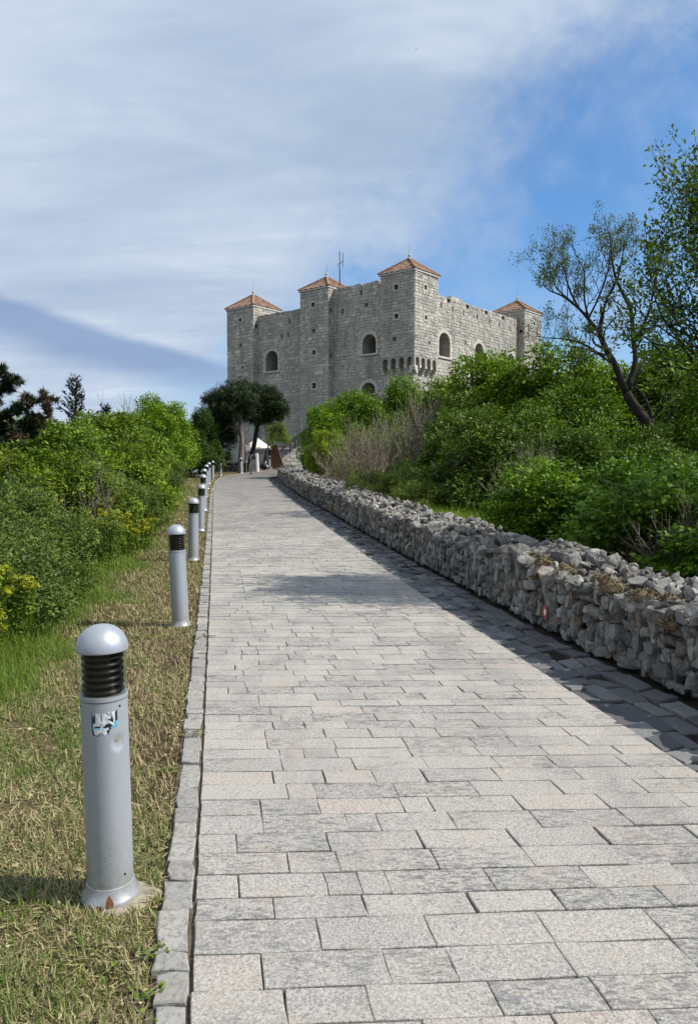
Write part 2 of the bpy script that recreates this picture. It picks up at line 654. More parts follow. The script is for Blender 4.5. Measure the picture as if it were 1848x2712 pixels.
M['cblock_one_r'] = mat_castle('fortress_block_single_rust', False, 0.6)
M['trim'] = plain('pale_dressed_stone', (0.47, 0.44, 0.385), 0.85, var=0.2, scale=6)
M['tile'] = mat_tile()
M['silver'], M['lens'] = mat_bollard(), mat_clear()
M['black'] = plain('black_plastic', (0.007, 0.007, 0.0075), 0.4, spec=0.3)
M['iron'] = plain('black_iron', (0.02, 0.02, 0.022), 0.5, spec=0.4)
M['rust'] = plain('rust', (0.10, 0.035, 0.015), 0.85, var=0.5, scale=60)
M['rustwood'] = plain('rust_brown_frame', (0.13, 0.058, 0.032), 0.8, var=0.4, scale=7)
M['greenboard'] = plain('dark_green_board', (0.035, 0.055, 0.045), 0.5)
M['canvas'] = plain('cream_canvas', (0.75, 0.68, 0.50), 0.9, var=0.06)
M['white'] = plain('white_paint', (0.78, 0.78, 0.75), 0.6, var=0.05)
M['lilac'] = plain('faded_lilac_board', (0.60, 0.52, 0.58), 0.6, var=0.06)
M['grey'] = plain('grey_concrete', (0.20, 0.20, 0.20), 0.9, var=0.25, scale=3)
M['footing'] = plain('sandy_footing', (0.27, 0.23, 0.168), 0.95, var=0.25, scale=25)
M['ink'] = plain('dark_sticker_ink', (0.012, 0.016, 0.03), 0.35, var=0.3)
M['torn'] = plain('torn_sticker_paper', (0.50, 0.52, 0.53), 0.7, var=0.25, scale=60)
M['cyan'] = plain('pale_cyan_print', (0.08, 0.42, 0.58), 0.4)
M['red'] = plain('faded_red_paint', (0.42, 0.07, 0.05), 0.8, var=0.3, scale=60)
M['seam'] = plain('seam_shadow_gap', (0.10, 0.10, 0.105), 0.6)
M['bark'] = mat_bark('dark_bark', (0.016, 0.013, 0.011), (0.05, 0.042, 0.036))
M['barkpale'] = mat_bark('pale_pine_bark', (0.085, 0.072, 0.062), (0.23, 0.195, 0.165))
M['twig'] = mat_bark('grey_brown_twig', (0.15, 0.12, 0.095), (0.33, 0.275, 0.22))
M['lf_bright'] = mat_leaf('bright_spring_leaf', (0.035, 0.082, 0.006), (0.205, 0.325, 0.018))
M['lf_mid'] = mat_leaf('mid_green_leaf', (0.033, 0.068, 0.008), (0.185, 0.275, 0.022))
M['lf_small'] = mat_leaf('small_dull_leaf', (0.038, 0.068, 0.013), (0.13, 0.185, 0.03))
M['lf_maple'] = mat_leaf('maple_leaf', (0.030, 0.08, 0.008), (0.16, 0.285, 0.018))
M['lf_olive'] = mat_leaf('olive_new_leaf', (0.06, 0.09, 0.018), (0.165, 0.20, 0.045))
M['needle'] = mat_leaf('dark_pine_needle', (0.010, 0.022, 0.008), (0.042, 0.064, 0.02), 0.12, 0.5)
M['needle_l'] = mat_leaf('pine_needle', (0.016, 0.03, 0.014), (0.05, 0.065, 0.025), 0.12, 0.5)
M['needle_b'] = mat_leaf('brown_pine_needle', (0.065, 0.035, 0.022), (0.15, 0.085, 0.05), 0.15, 0.6)
M['cedar'] = mat_leaf('blue_green_cedar', (0.014, 0.027, 0.020), (0.04, 0.062, 0.045), 0.1, 0.5)
M['grass_t'] = mat_leaf('tall_grass_blade', (0.085, 0.15, 0.022), (0.24, 0.335, 0.06), 0.4)
M['spurge'] = mat_leaf('yellow_spurge', (0.17, 0.21, 0.018), (0.40, 0.40, 0.03), 0.35)


def mat_straw():
    n = NT('mown_grass_blade', 0.8, 0.15)
    c = n.ramp(n.tint(), [(0.0, (0.06, 0.038, 0.022)), (0.16, (0.17, 0.12, 0.07)), (0.34, (0.38, 0.315, 0.175)), (0.52, (0.32, 0.285, 0.135)), (0.66, (0.145, 0.165, 0.055)), (0.85, (0.095, 0.135, 0.032)), (1.0, (0.06, 0.105, 0.018))])
    return n.done(c)


M['straw'] = mat_straw()

# ------------------------------------------------------------------ the lie of the land
_CY = np.array([-60, 0, 5, 8, 12, 16.4, 21, 26.7, 31.3, 35.9, 42, 45.6, 49.4, 56.3, 60, 85, 110, 200, 500, 4000])
_CZ = np.array([-.9, 0, .01, .035, .11, .226, .40, .565, .715, .84, .985, 1.11, 1.25, 1.49, 1.6, 1.75, 1.0, -8, -30, -60])
_YY = np.arange(-60, 4000, .25)
_ZZ = np.interp(_YY, _CY, _CZ)
_ZZ = np.convolve(np.pad(_ZZ, 6, 'edge'), np.ones(13) / 13, 'valid')


def zg(y):
    return np.interp(y, _YY, _ZZ)


def curve_fn(pts, w=9):
    pts = np.array(pts, float)
    y = np.arange(-6, 62, .25)
    x = np.interp(y, pts[:, 1], pts[:, 0])
    h = w // 2
    xp = np.concatenate([x[0] - (x[1] - x[0]) * np.arange(h, 0, -1), x, x[-1] + (x[-1] - x[-2]) * np.arange(1, h + 1)])
    x = np.convolve(xp, np.ones(w) / w, 'valid')
    return lambda q: np.interp(q, y, x)


xl = curve_fn([(.95, -6), (-.09, 0), (-.45, 2.07), (-.81, 4.17), (-1.14, 6.08), (-1.61, 8.8), (-2.37, 13.19), (-3.98, 22.43), (-5.05, 28.59), (-6.75, 39.54), (-7.28, 44.0), (-7.2, 46.5), (-6.65, 49.5), (-6.1, 53), (-5.5, 56.5), (-4.9, 60), (-4.6, 62)])
xr = curve_fn([(3.55, -6), (2.48, 0), (1.78, 3.88), (1.61, 4.83), (1.37, 6.49), (1.13, 7.67), (.56, 10.99), (.02, 14.3), (-.57, 17.65), (-1.0, 20.06), (-1.75, 24.58), (-2.6, 30), (-3.6, 36), (-4.55, 43), (-4.2, 47), (-2.5, 52), (-1.2, 58), (-1, 62)])
xw = curve_fn([(4.2, -6), (3.14, 0), (2.28, 4.98), (2.05, 6.2), (1.84, 7.3), (1.25, 10.8), (.95, 12.43), (.48, 15.23), (-.34, 19.7), (-1.74, 27.38), (-2.9, 35), (-4.02, 43.5), (-4.2, 46)])
xh = curve_fn([(-1.5, -6), (-2.0, 2), (-2.25, 4.96), (-2.5, 6.22), (-2.84, 8.29), (-3.24, 11.2), (-3.76, 14.44), (-4.28, 17.65), (-5.31, 24.19), (-7.28, 35.07), (-8.7, 45.7), (-8.6, 50), (-8.2, 62)])
WALL_END = 43.6
rng = np.random.default_rng(7)


def terrain_z(x, y):
    x, y = np.asarray(x, float), np.asarray(y, float)
    yc = np.clip(y, -6, 62)
    z = zg(y)
    dl = np.clip(xh(yc) - 0.6 - x, 0, None)
    dr = np.clip(x - (np.where(yc < 46, xw(yc), -1.0) + 2.2), 0, None)
    z = z - np.minimum(0.10 * dl, 2.2) - np.minimum(0.04 * dr, 0.8)
    far = np.clip(np.abs(x) - 40, 0, None)
    z = z - np.minimum(far * 0.12, 26) - np.where(far > 0, 0, 0)
    corridor = (x > xh(yc) - 0.4) & (x < np.where(yc < 46, xw(yc), 2.0) + 1.2) & (y < 62)
    return np.where(corridor, z - 0.15, z)


def build_terrain():
    gx = np.concatenate([[-4000, -1500, -600, -300, -150, -90, -60, -45, -38, -32, -27, -23, -20, -18], np.arange(-16, 16.1, .5), [18, 20, 23, 27, 32, 38, 45, 60, 90, 150, 300, 600, 1500, 4000]])
    gy = np.concatenate([[-400, -150, -60, -30, -15], np.arange(-8, 90, .5), [95, 105, 120, 150, 200, 300, 500, 900, 1800, 4000]])
    X, Y = np.meshgrid(gx, gy)
    Z = terrain_z(X, Y)
    v = np.stack([X, Y, Z], -1).reshape(-1, 3)
    nx, ny = len(gx), len(gy)
    i = (np.arange(ny - 1)[:, None] * nx + np.arange(nx - 1)[None, :]).ravel()
    b = MB()
    b.add(v, np.stack([i, i + 1, i + nx + 1, i + nx], -1))
    b.obj('ground', M['terrain'], smooth=True, kind='structure')


build_terrain()


def strip(b, fa, fb, za, zb, ys, tint=0.5, bump=0.0, nx=1):
    """sheet between the curves fa and fb"""
    ys = np.asarray(ys)
    s = np.linspace(0, 1, nx + 1)
    X = fa(ys)[:, None] * (1 - s) + fb(ys)[:, None] * s
    Y = np.repeat(ys[:, None], nx + 1, 1)
    Z = zg(Y) + za * (1 - s) + zb * s
    if bump:
        Z = Z + bump * (np.sin(X * 7.1 + Y * 3.3) + np.sin(X * 3.7 - Y * 5.9 + 1.3) + np.sin(Y * 2.1 + X * 11)) / 3
    n = nx + 1
    i = (np.arange(len(ys) - 1)[:, None] * n + np.arange(nx)[None, :]).ravel()
    b.add(np.stack([X, Y, Z], -1).reshape(-1, 3), np.stack([i, i + 1, i + n + 1, i + n], -1), tint)


YS = np.arange(-5, 60.1, .25)
b = MB()
strip(b, lambda y: xl(y) - 0.125, xr, -0.014, -0.014, YS, nx=6)
path = b.obj('path', M['joint'], kind='structure')
b = MB()
strip(b, lambda y: xh(y) - 1.0, lambda y: xl(y) - 0.12, -0.05, -0.02, YS, bump=0.010, nx=14)
verge = b.obj('verge', M['turf'], smooth=True, kind='structure')
b = MB()
strip(b, xr, lambda y: xw(y) + 0.15, -0.075, -0.03, np.arange(-5, 44.1, .25), nx=3)
gutter = b.obj('gutter', M['core'], kind='structure')


# ------------------------------------------------------------------ paving stones
def slab_detailed(b, P, z, thick, rg, tint, jit=0.004, bevel=0.008, tilt=0.002):
    """P: four plan corners, counter-clockwise; an irregular slab with worn, rounded arrises"""
    P = np.array(P)
    mid = (P + np.roll(P, -1, 0)) / 2
    ring = np.empty((8, 2))
    ring[0::2], ring[1::2] = P, mid
    ring += rg.normal(0, jit, ring.shape)
    c = ring.mean(0)
    d = ring - c
    ln = np.linalg.norm(d, axis=1)[:, None]
    tx, ty = rg.normal(0, tilt, 2)
    zt = z + d[:, 0] * tx * 6 + d[:, 1] * ty * 6 + rg.normal(0, 0.0008, 8)
    inner = c + d * (1 - bevel / ln) + rg.normal(0, jit * .3, ring.shape)
    low = np.column_stack([ring, zt - thick])
    up = np.column_stack([ring, zt - bevel * .7])
    top = np.column_stack([inner, zt])
    j = np.arange(8)
    k = (j + 1) % 8
    q = np.concatenate([np.stack([j, k, k + 8, j + 8], -1), np.stack([j + 8, k + 8, k + 16, j + 16], -1)])
    b.add(np.concatenate([low, up, top]), [q, (np.arange(8) + 16)[None, :]], tint)


def slab_plain(b, P, z, tint, bevel=0.004):
    P = np.array(P)
    c = P.mean(0)
    d = P - c
    inner = c + d * (1 - bevel / np.linalg.norm(d, axis=1)[:, None])
    v = np.concatenate([np.column_stack([P, z - 0.016 + 0 * P[:, 0]]), np.column_stack([inner, z + 0 * P[:, 0]])])
    j = np.arange(4)
    k = (j + 1) % 4
    b.add(v, np.concatenate([np.stack([j, k, k + 4, j + 4], -1), np.array([[4, 5, 6, 7]])]), tint)


def zslab(P, off=0.0):
    return zg(np.array([p[1] for p in P])).mean() + off


def lay_path():
    rg = np.random.default_rng(11)
    y = 1.0
    stones = []
    while y < 59.5:
        dep = rg.choice([.135, .15, .16, .17, .18], p=[.18, .2, .24, .24, .14])
        y1 = y + dep
        ph0, ph1 = [np.interp(q, [1, 2.5, 4, 7, 60], [.085, .055, .03, .008, 0.0]) for q in (y, y1)]
        x0 = 0.0
        W = xr(y) - xl(y)
        cuts = [0.004]
        x = rg.choice([.16, .22, .28, .36, .42])
        while x < W - 0.02:
            cuts.append(x)
            left = x < 1.0
            x += (rg.choice([.13, .2, .26, .33, .385], p=[.08, .15, .13, .16, .48]) if left else rg.choice([.21, .30, .37, .39, .41], p=[.05, .06, .22, .37, .30])) + rg.normal(0, .008)
        if W - cuts[-1] < 0.09:
            cuts[-1] = W - .006
        else:
            cuts.append(W - .006)
        gy = rg.uniform(.002, .0045)
        for a, c in zip(cuts[:-1], cuts[1:]):
            gx = rg.choice([.0012, .0018, .003, .006], p=[.4, .38, .16, .06])

            def pt(d, yy, ph):
                yq = yy + math.tan(ph) * (d - 1.0)
                return (xl(yq) + d, yq)
            P = [pt(a + gx, y + gy, ph0), pt(c - gx, y + gy, ph0), pt(c - gx, y1 - gy, ph1), pt(a + gx, y1 - gy, ph1)]
            stones.append((P, y, rg.random()))
        y = y1
    stones_v = [s for s in stones if s[1] > 1.75 and s[0][0][0] < s[1] * .46 + .1]
    near = set(id(s) for s in stones_v[:296])
    rest = MB()
    n = 0
    for s in stones:
        P, yy, t = s
        if id(s) in near:
            bb = MB()
            slab_detailed(bb, P, zslab(P, rg.normal(0, .0009)), .03, rg, t, jit=.0016, bevel=.0035, tilt=.0008)
            bb.obj('paver', M['paver'], path)
        else:
            if yy < 16:
                slab_detailed(rest, P, zslab(P, rg.normal(0, .0009)), .03, rg, t, jit=.0016, bevel=.0035, tilt=.0008)
            else:
                slab_plain(rest, P, zslab(P, rg.normal(0, .0012)), t)
    rest.obj('paver', M['paver'], path, kind='stuff')

    # kerb strip of split stones along the left edge
    kb = MB()
    strip(kb, lambda q: xl(q) - 0.13, lambda q: xl(q) - 0.01, -0.04, -0.04, YS)
    kerb = kb.obj('kerb', M['joint'], kind='structure')
    y = 1.2
    far = MB()
    while y < 58:
        ln = rg.choice([.10, .14, .19, .24, .30], p=[.2, .25, .25, .2, .1])
        w = rg.uniform(.088, .108)
        y1 = y + ln
        P = [(xl(y) - .014 - w, y + .003), (xl(y) - .012, y + .003), (xl(y1) - .012, y1 - .003), (xl(y1) - .014 - w, y1 - .003)]
        if y < 36 and y > 1.7:
            bb = MB()
            slab_detailed(bb, P, zslab(P, rg.normal(.002, .004)), .09, rg, rg.random(), jit=.005, bevel=.006, tilt=.004)
            bb.obj('kerb_stone', M['kerb'], kerb)
        else:
            slab_detailed(far, P, zslab(P, .002), .05, rg, rg.random(), jit=.005, bevel=.008)
        y = y1
    far.obj('kerb_stone', M['kerb'], kerb, kind='stuff')

    # shallow gutter of rough stones along the foot of the wall
    far = MB()
    cnt = 0
    rows = 4
    cells = []
    for r in range(rows):
        y = .5 + rg.uniform(0, .2)
        while y < 43.5:
            ln = rg.uniform(.14, .34)
            cells.append((y, y + ln, r))
            y += ln
    cells.sort()
    for (ya, yb, r) in cells:
        def ex(q, k):
            k = k + rg.normal(0, .006) * (0 < k < 1)
            return xr(q) + .006 + (xw(q) - .03 - xr(q)) * k
        sh = rg.normal(0.05, .008)
        ka, kb2 = r / rows, (r + 1) / rows
        P = [(ex(ya, ka) + .004, ya + .005), (ex(ya + sh, kb2) - .004, ya + sh + .005), (ex(yb + sh, kb2) - .004, yb + sh - .005), (ex(yb, ka) + .004, yb - .005)]
        dip = -.006 - .038 * math.sin(math.pi * (r + .5) / rows) - (0.0 if r else -.004)
        big = ya > 3.9 and cnt < 298
        bb = MB() if big else far
        slab_detailed(bb, P, zslab(P, dip + rg.normal(0, .006)), .05, rg, rg.random(), jit=.006, bevel=.010, tilt=.007)
        if big:
            bb.obj('gutter_stone', M['gutter'], gutter)
            cnt += 1
    far.obj('gutter_stone', M['gutter'], gutter, kind='stuff')


lay_path()


# ------------------------------------------------------------------ rock shapes
def rock_mesh(seed, sub):
    rg = np.random.default_rng(seed)
    bm = bmesh.new()
    bmesh.ops.create_icosphere(bm, subdivisions=sub, radius=1.0)
    v = np.array([x.co[:] for x in bm.verts])
    f = np.array([[l.index for l in x.verts] for x in bm.faces])
    bm.free()
    v = np.sign(v) * np.abs(v) ** .8
    for _ in range(13):
        d = rg.normal(size=3)
        d /= np.linalg.norm(d)
        h = rg.uniform(.36, .82)
        e = v @ d - h
        v = v - np.clip(e, 0, None)[:, None] * d[None, :] * rg.uniform(.93, 1)
    ph = rg.uniform(0, 6, (3, 3))
    for k, a in ((2.1, .03), (5.5, .03)):
        v = v + a * np.sin(v[:, [1, 2, 0]] * k + ph[0]) * np.cos(v[:, [2, 0, 1]] * k * 1.3 + ph[1])
    ext = np.abs(v).max(0)
    return v / ext, f


ROCK_HI = [rock_mesh(100 + i, 3) for i in range(12)]
ROCK_LO = [rock_mesh(200 + i, 1) for i in range(12)]


def face_rock(seed, sub):
    rg = np.random.default_rng(seed)
    v, f = rock_mesh(seed, sub)
    s = np.sign(v) * np.abs(v) ** .72
    cut = rg.uniform(.42, .6)
    front = s[:, 1] < -cut
    s[front, 1] = -cut + (s[front, 1] + cut) * .18
    s[:, 1] += cut - .0
    return s / np.array([np.abs(s[:, 0]).max(), 1.0, np.abs(s[:, 2]).max()]) + np.array([0, -cut, 0]), f


FACE_HI = [face_rock(300 + i, 3) for i in range(14)]
FACE_LO = [face_rock(340 + i, 2) for i in range(14)]


def euler_m(a, b_, c):
    return np.array(Matrix.Rotation(c, 3, 'Z') @ Matrix.Rotation(b_, 3, 'Y') @ Matrix.Rotation(a, 3, 'X'))


def build_wall():
    rg = np.random.default_rng(5)
    base = (float(xw(20.0)), 20.0, float(zg(20.0)))
    wall = thing('dry_stone_wall', 'long low dry stone wall of heaped grey rubble along the right of the path', 'wall', base)
    o = np.array(base)
    ys = np.arange(.5, WALL_END, .1)

    def frame(y):
        dx = (xw(y + .2) - xw(y - .2)) / .4
        t = np.array([dx, 1.0, 0]) / math.hypot(dx, 1)
        return t, np.array([t[1], -t[0], 0])

    def pt(y, w, h):
        t, n = frame(y)
        return np.array([xw(y), y, zg(y)]) + n * w + np.array([0, 0, h])
    # earthy core behind and under the stones
    b = MB(o)
    prof = [(.10, -.1), (.11, .28), (.16, .47), (.5, .53), (.80, .47), (.88, .2), (.9, -.3)]
    V, n = [], len(prof)
    yy = np.append(np.arange(.5, WALL_END - .3, .4), WALL_END - .25)
    for y in yy:
        V += [pt(y, w, h) for w, h in prof]
    m = len(yy)
    i = (np.arange(m - 1)[:, None] * n + np.arange(n - 1)[None, :]).ravel()
    b.add(V, [np.stack([i, i + 1, i + n + 1, i + n], -1), np.arange(n)[None, :] + (m - 1) * n, np.arange(n)[None, :]])
    b.obj('core', M['core'], wall)
    st = []      # (importance, centre, rotation matrix, half sizes)
    # face stones, rough courses
    h = 0.0
    row = 0
    heights = [.085, .10, .11, .10, .10, .09]
    for rh in heights:
        y = .6 + rg.uniform(0, .1)
        while y < WALL_END:
            upright = rg.random() < .42
            wd = rg.uniform(.045, .085) if upright else rg.uniform(.07, .17)
            if rg.random() < .06:
                wd *= 1.5
            hh = rg.uniform(.13, .23) if upright else rh * rg.uniform(.8, 1.3)
            yc = y + wd / 2
            t, nn = frame(yc)
            c = pt(yc, .062 + rg.normal(0, .020), max(hh * .45, h + rh / 2 + rg.normal(0, .015)))
            c[2] = min(c[2], zg(yc) + .60 - hh * .5)
            rot = np.column_stack([t, nn, [0, 0, 1]]) @ euler_m(rg.normal(0, .10), rg.normal(0, .16 if upright else .2), rg.normal(0, .16))
            st.append([wd * hh / yc ** 2, c, rot, np.array([wd * .54, rg.uniform(.08, .11), hh * .53]), 1])
            # small packing stone
            if rg.random() < .5:
                c2 = pt(y, .045, h + rg.uniform(0, rh))
                st.append([.002 / yc ** 2, c2, rot @ euler_m(*rg.uniform(-1, 1, 3)), rg.uniform(.025, .05, 3)])
            y += wd
        h += rh
        row += 1
    # end face
    for k in range(34):
        c = pt(WALL_END - .05 + rg.normal(0, .03), rg.uniform(.05, .85), rg.uniform(.03, .5))
        st.append([1e-6, c, euler_m(*rg.uniform(-3, 3, 3)), rg.uniform(.07, .12, 3)])
    # loose stones heaped on the top
    y = .6
    while y < WALL_END:
        for w in np.arange(.03, .98, .125):
            if rg.random() < .10:
                continue
            yc = y + rg.uniform(-.07, .07)
            hump = .535 + .05 * math.sin(min(1, w / .9) * math.pi) + .035 * math.sin(yc * 1.7) + .03 * math.sin(yc * 4.1 + w * 5)
            s = rg.uniform(.055, .098) * (1.12 if rg.random() < .3 else 1)
            sz = np.array([s * rg.uniform(.85, 1.5), s * rg.uniform(.7, 1.2), s * rg.uniform(.4, .85)])
            if rg.random() < .07:
                sz *= 1.45
            c = pt(yc, w + rg.normal(0, .03), hump + rg.uniform(-.02, .03))
            st.append([sz[0] * sz[1] * 2.5 / yc ** 2, c, euler_m(rg.normal(0, .5), rg.normal(0, .5), rg.uniform(0, 6.3)), sz])
            if rg.random() < .35:
                st.append([1e-7, c + np.array([rg.normal(0, .06), rg.normal(0, .06), rg.uniform(.02, .08)]), euler_m(*rg.uniform(-3, 3, 3)), rg.uniform(.03, .055, 3)])
        y += .135
    # back face, lower and rougher
    for y in np.arange(.8, WALL_END, .17):
        for hh in (.1, .25, .4):
            c = pt(y + rg.uniform(-.05, .05), .88 + rg.normal(0, .03), hh)
            st.append([1e-8, c, euler_m(*rg.uniform(-3, 3, 3)), rg.uniform(.07, .12, 3)])
    vis = [s for s in st if s[1][1] > 3.9 and s[1][0] < s[1][1] * .47 + .15]
    vis.sort(key=lambda s: -s[0])
    hot = set(id(s) for s in vis[:296])
    protos = []
    for v, f in ROCK_HI:
        bb = MB()
        bb.add(v, f)
        protos.append(bb.mesh('stone', M['rock_one']))
    fprotos = []
    for v, f in FACE_HI:
        bb = MB()
        bb.add(v, f)
        fprotos.append(bb.mesh('stone', M['rock_one']))
    rest = MB(o)
    for s in st:
        imp, c, rot, sz = s[:4]
        facing = len(s) > 4
        if id(s) in hot:
            ob = link('stone', fprotos[rg.integers(len(fprotos))] if facing else protos[rg.integers(len(protos))], wall)
            m4 = Matrix(np.vstack([np.column_stack([rot @ np.diag(sz), c - o]), [0, 0, 0, 1]]).tolist())
            ob.matrix_basis = m4
        else:
            v, f = FACE_LO[rg.integers(14)] if facing and c[1] < 20 else ROCK_LO[rg.integers(12)] if c[1] > 9 else ROCK_HI[rg.integers(12)] if imp > 2e-4 else ROCK_LO[rg.integers(12)]
            rest.add((v * sz) @ rot.T + c, f, rg.random())
    rest.obj('stone', M['rock'], wall, kind='stuff')
    # the stone that carries the painted trail mark
    y = 7.16
    t, nn = frame(y)
    v, f = ROCK_HI[3]
    v = v.copy()
    v[:, 1] = np.clip(v[:, 1], -.72, 1)
    rot = np.column_stack([t, nn, [0, 0, 1]])
    bb = MB(o)
    c = pt(y, .03, .17)
    bb.add((v * np.array([.10, .085, .165])) @ rot.T + c, f, .75)
    ms = bb.obj('stone', M['rock'], wall, label='flat upright stone painted with a red and white round trail mark')
    face = c - nn * (.085 * .72)
    for (r0, r1, dz, mat, nm) in ((.024, .056, .003, 'red', 'painted_ring'), (0, .024, .003, 'white', 'painted_dot')):
        bb = MB(o)
        th = np.linspace(0, 2 * np.pi, 29)[:-1]
        wob = 1 + .05 * np.sin(th * 3 + 1) + .04 * np.sin(th * 7)
        out = face + np.outer(np.cos(th) * r1 * wob, t) + np.outer(np.sin(th) * r1 * wob * 1.1, [0, 0, 1]) - nn * dz + np.array([0, 0, .012])
        if r0:
            inn = face + np.outer(np.cos(th) * r0 * .98, t) + np.outer(np.sin(th) * r0 * 1.3, [0, 0, 1]) - nn * dz + np.array([0, 0, .012])
            j = np.arange(28)
            k = (j + 1) % 28
            bb.add(np.concatenate([out, inn]), np.stack([j, k, k + 28, j + 28], -1))
        else:
            out = face + np.outer(np.cos(th) * .0235, t) + np.outer(np.sin(th) * .031, [0, 0, 1]) - nn * dz + np.array([0, 0, .012])
            bb.add(out, np.arange(28)[None, :])
        bb.obj(nm, M[mat], ms)
    # tufts of dead moss and soil caught between the stones
    for (y, w, h, s) in [(6.1, .03, .60, .13), (6.35, .10, .62, .10), (5.65, .02, .60, .11), (5.45, .12, .6, .10), (7.4, .06, .62, .11), (7.0, .10, .60, .12), (5.25, .0, .47, .09), (7.75, .12, .62, .08), (6.7, .02, .52, .08)]:
        bb = MB(o)
        c = pt(y, w, h)
        k = 420
        d = rg.normal(size=(k, 3))
        d /= np.linalg.norm(d, axis=1)[:, None]
        p = c + d * np.array([s, s, s * .55]) * rg.uniform(.4, 1, (k, 1))
        a = rg.normal(size=(k, 3)) * .007
        e = d * .014 + rg.normal(size=(k, 3)) * .010
        v = np.stack([p - a, p + a, p + e], 1).reshape(-1, 3)
        bb.add(v, np.arange(3 * k).reshape(k, 3))
        sph, ff = ROCK_LO[1]
        bb.add(sph * np.array([s, s, s * .5]) * .85 + c, ff)
        bb.obj('dry_moss', M['moss'], wall)


build_wall()

# ------------------------------------------------------------------ the fortress
FP = np.array([5.30, 63.0])
FU, FV = np.array([-.774, .634]), np.array([.634, .774])
FZ = 0.8
FBASE = (float(FP[0]), float(FP[1]), FZ)


def fL(off=0.0):
    """left facade: s runs along it, d goes inward"""
    return lambda s, z, d=0.0: np.array([*(FP + FU * s + FV * (off + d)), z])


def fR(off=0.0):
    return lambda s, z, d=0.0: np.array([*(FP + FV * s + FU * (off + d)), z])


def panel(b, fn, s0, s1, z0, z1, holes=(), flip=False):
    """flat wall face with recessed openings. hole = (s0, s1, z0, z1, depth, arch)"""
    S = sorted({s0, s1, *[h[0] for h in holes], *[h[1] for h in holes]})
    Z = sorted({z0, z1, *[h[2] for h in holes], *[h[3] for h in holes]})
    S = [s for s in S if s0 <= s <= s1]
    Z = [z for z in Z if z0 <= z <= z1]
    for i in range(len(S) - 1):
        for j in range(len(Z) - 1):
            cs, cz = (S[i] + S[i + 1]) / 2, (Z[j] + Z[j + 1]) / 2
            if any(h[0] < cs < h[1] and h[2] < cz < h[3] for h in holes):
                continue
            b.add([fn(S[i], Z[j]), fn(S[i + 1], Z[j]), fn(S[i + 1], Z[j + 1]), fn(S[i], Z[j + 1])], np.array([[0, 1, 2, 3]]))
    for (a, c, p, q, dep, arch) in holes:
        r = (c - a) / 2
        if arch:
            rise = min(r, arch)
            th = np.linspace(math.pi, 0, 13)
            ax = [(a + c) / 2 + r * math.cos(t) for t in th]
            az = [q - rise + rise * math.sin(t) for t in th]
            for i in range(12):
                b.add([fn(ax[i], az[i]), fn(ax[i + 1], az[i + 1]), fn(ax[i + 1], q), fn(ax[i], q)], np.array([[0, 1, 2, 3]]))
            out = [(a, p), *zip(ax, az), (c, p)]
        else:
            out = [(a, p), (a, q), (c, q), (c, p)]
        n = len(out)
        for i in range(n):
            (x0, y0), (x1, y1) = out[i], out[(i + 1) % n]
            b.add([fn(x0, y0), fn(x1, y1), fn(x1, y1, dep), fn(x0, y0, dep)], np.array([[0, 1, 2, 3]]))
        b.add([fn(x, y, dep) for x, y in out], np.arange(n)[None, :])


BLOCKS = []      # (score, parent key, rust?, fn, s0, s1, z0, z1, proud, tint)


def vnoise(x, y, seed):
    return (math.sin(x * 1.3 + seed) * math.sin(y * 1.1 + seed * 2.3) + .6 * math.sin(x * 2.9 - y * 2.1 + seed * 1.7) + .4 * math.sin(x * 5.1 + y * 4.3 + seed)) / 2


def courses(key, fn, s0, s1, z0, z1, holes, rg, seed, hmin=.2, hmax=.34, wmin=.22, wmax=.58, plaster=.55, rust=False, quoin=(False, False), margin=.2):
    z = z0
    k = 0
    while z < z1 - .06:
        h = min(rg.uniform(hmin, hmax), z1 - z)
        if z1 - z - h < .1:
            h = z1 - z
        s = s0
        first = True
        while s < s1 - .02:
            w = rg.uniform(wmin, wmax)
            q = (first and quoin[0])
            if q:
                w = .62 if k % 2 else .38
            if s1 - s - w < .14:
                w = s1 - s
            if quoin[1] and s1 - s - w < .5 and s1 - s - w > .02 and s1 - s > .7:
                w = s1 - s - (.62 if k % 2 else .38)
            lastq = quoin[1] and s + w > s1 - .01
            a, c = s, s + w
            s += w
            first = False
            g = rg.uniform(.012, .024)
            hit = False
            for hh in holes:
                m = margin if hh[1] - hh[0] > 1 else .11
                if a < hh[1] + m and c > hh[0] - m and z < hh[3] + m * .9 and z + h > hh[2] - m:
                    # trim beside the opening when enough is left
                    if a < hh[0] - m - .14:
                        c = hh[0] - m
                    elif c > hh[1] + m + .14:
                        a = hh[1] + m
                    else:
                        hit = True
            if hit:
                continue
            if not (q or lastq):
                if vnoise((a + c) / 2 * .8, z * .8, seed) > plaster * rg.uniform(.75, 1.25):
                    continue
                if rg.random() < .04:
                    continue
            t = float(np.clip(rg.normal(.5, .22) + (.18 if (q or lastq) else 0), 0, 1))
            split = rg.random() < .16 and c - a > .3
            for (aa, cc, zz0, zz1) in ([(a, c, z, z + h * .5), (a, c, z + h * .5, z + h)] if split else [(a, c, z, z + h)]):
                y = fn((aa + cc) / 2, 0)[1]
                BLOCKS.append(((cc - aa) * (zz1 - zz0) / y ** 2, key, rust, fn, aa + g, cc - g, zz0 + g, zz1 - g, rg.uniform(.015, .05), float(np.clip(t + rg.normal(0, .05), 0, 1))))
        z += h
        k += 1


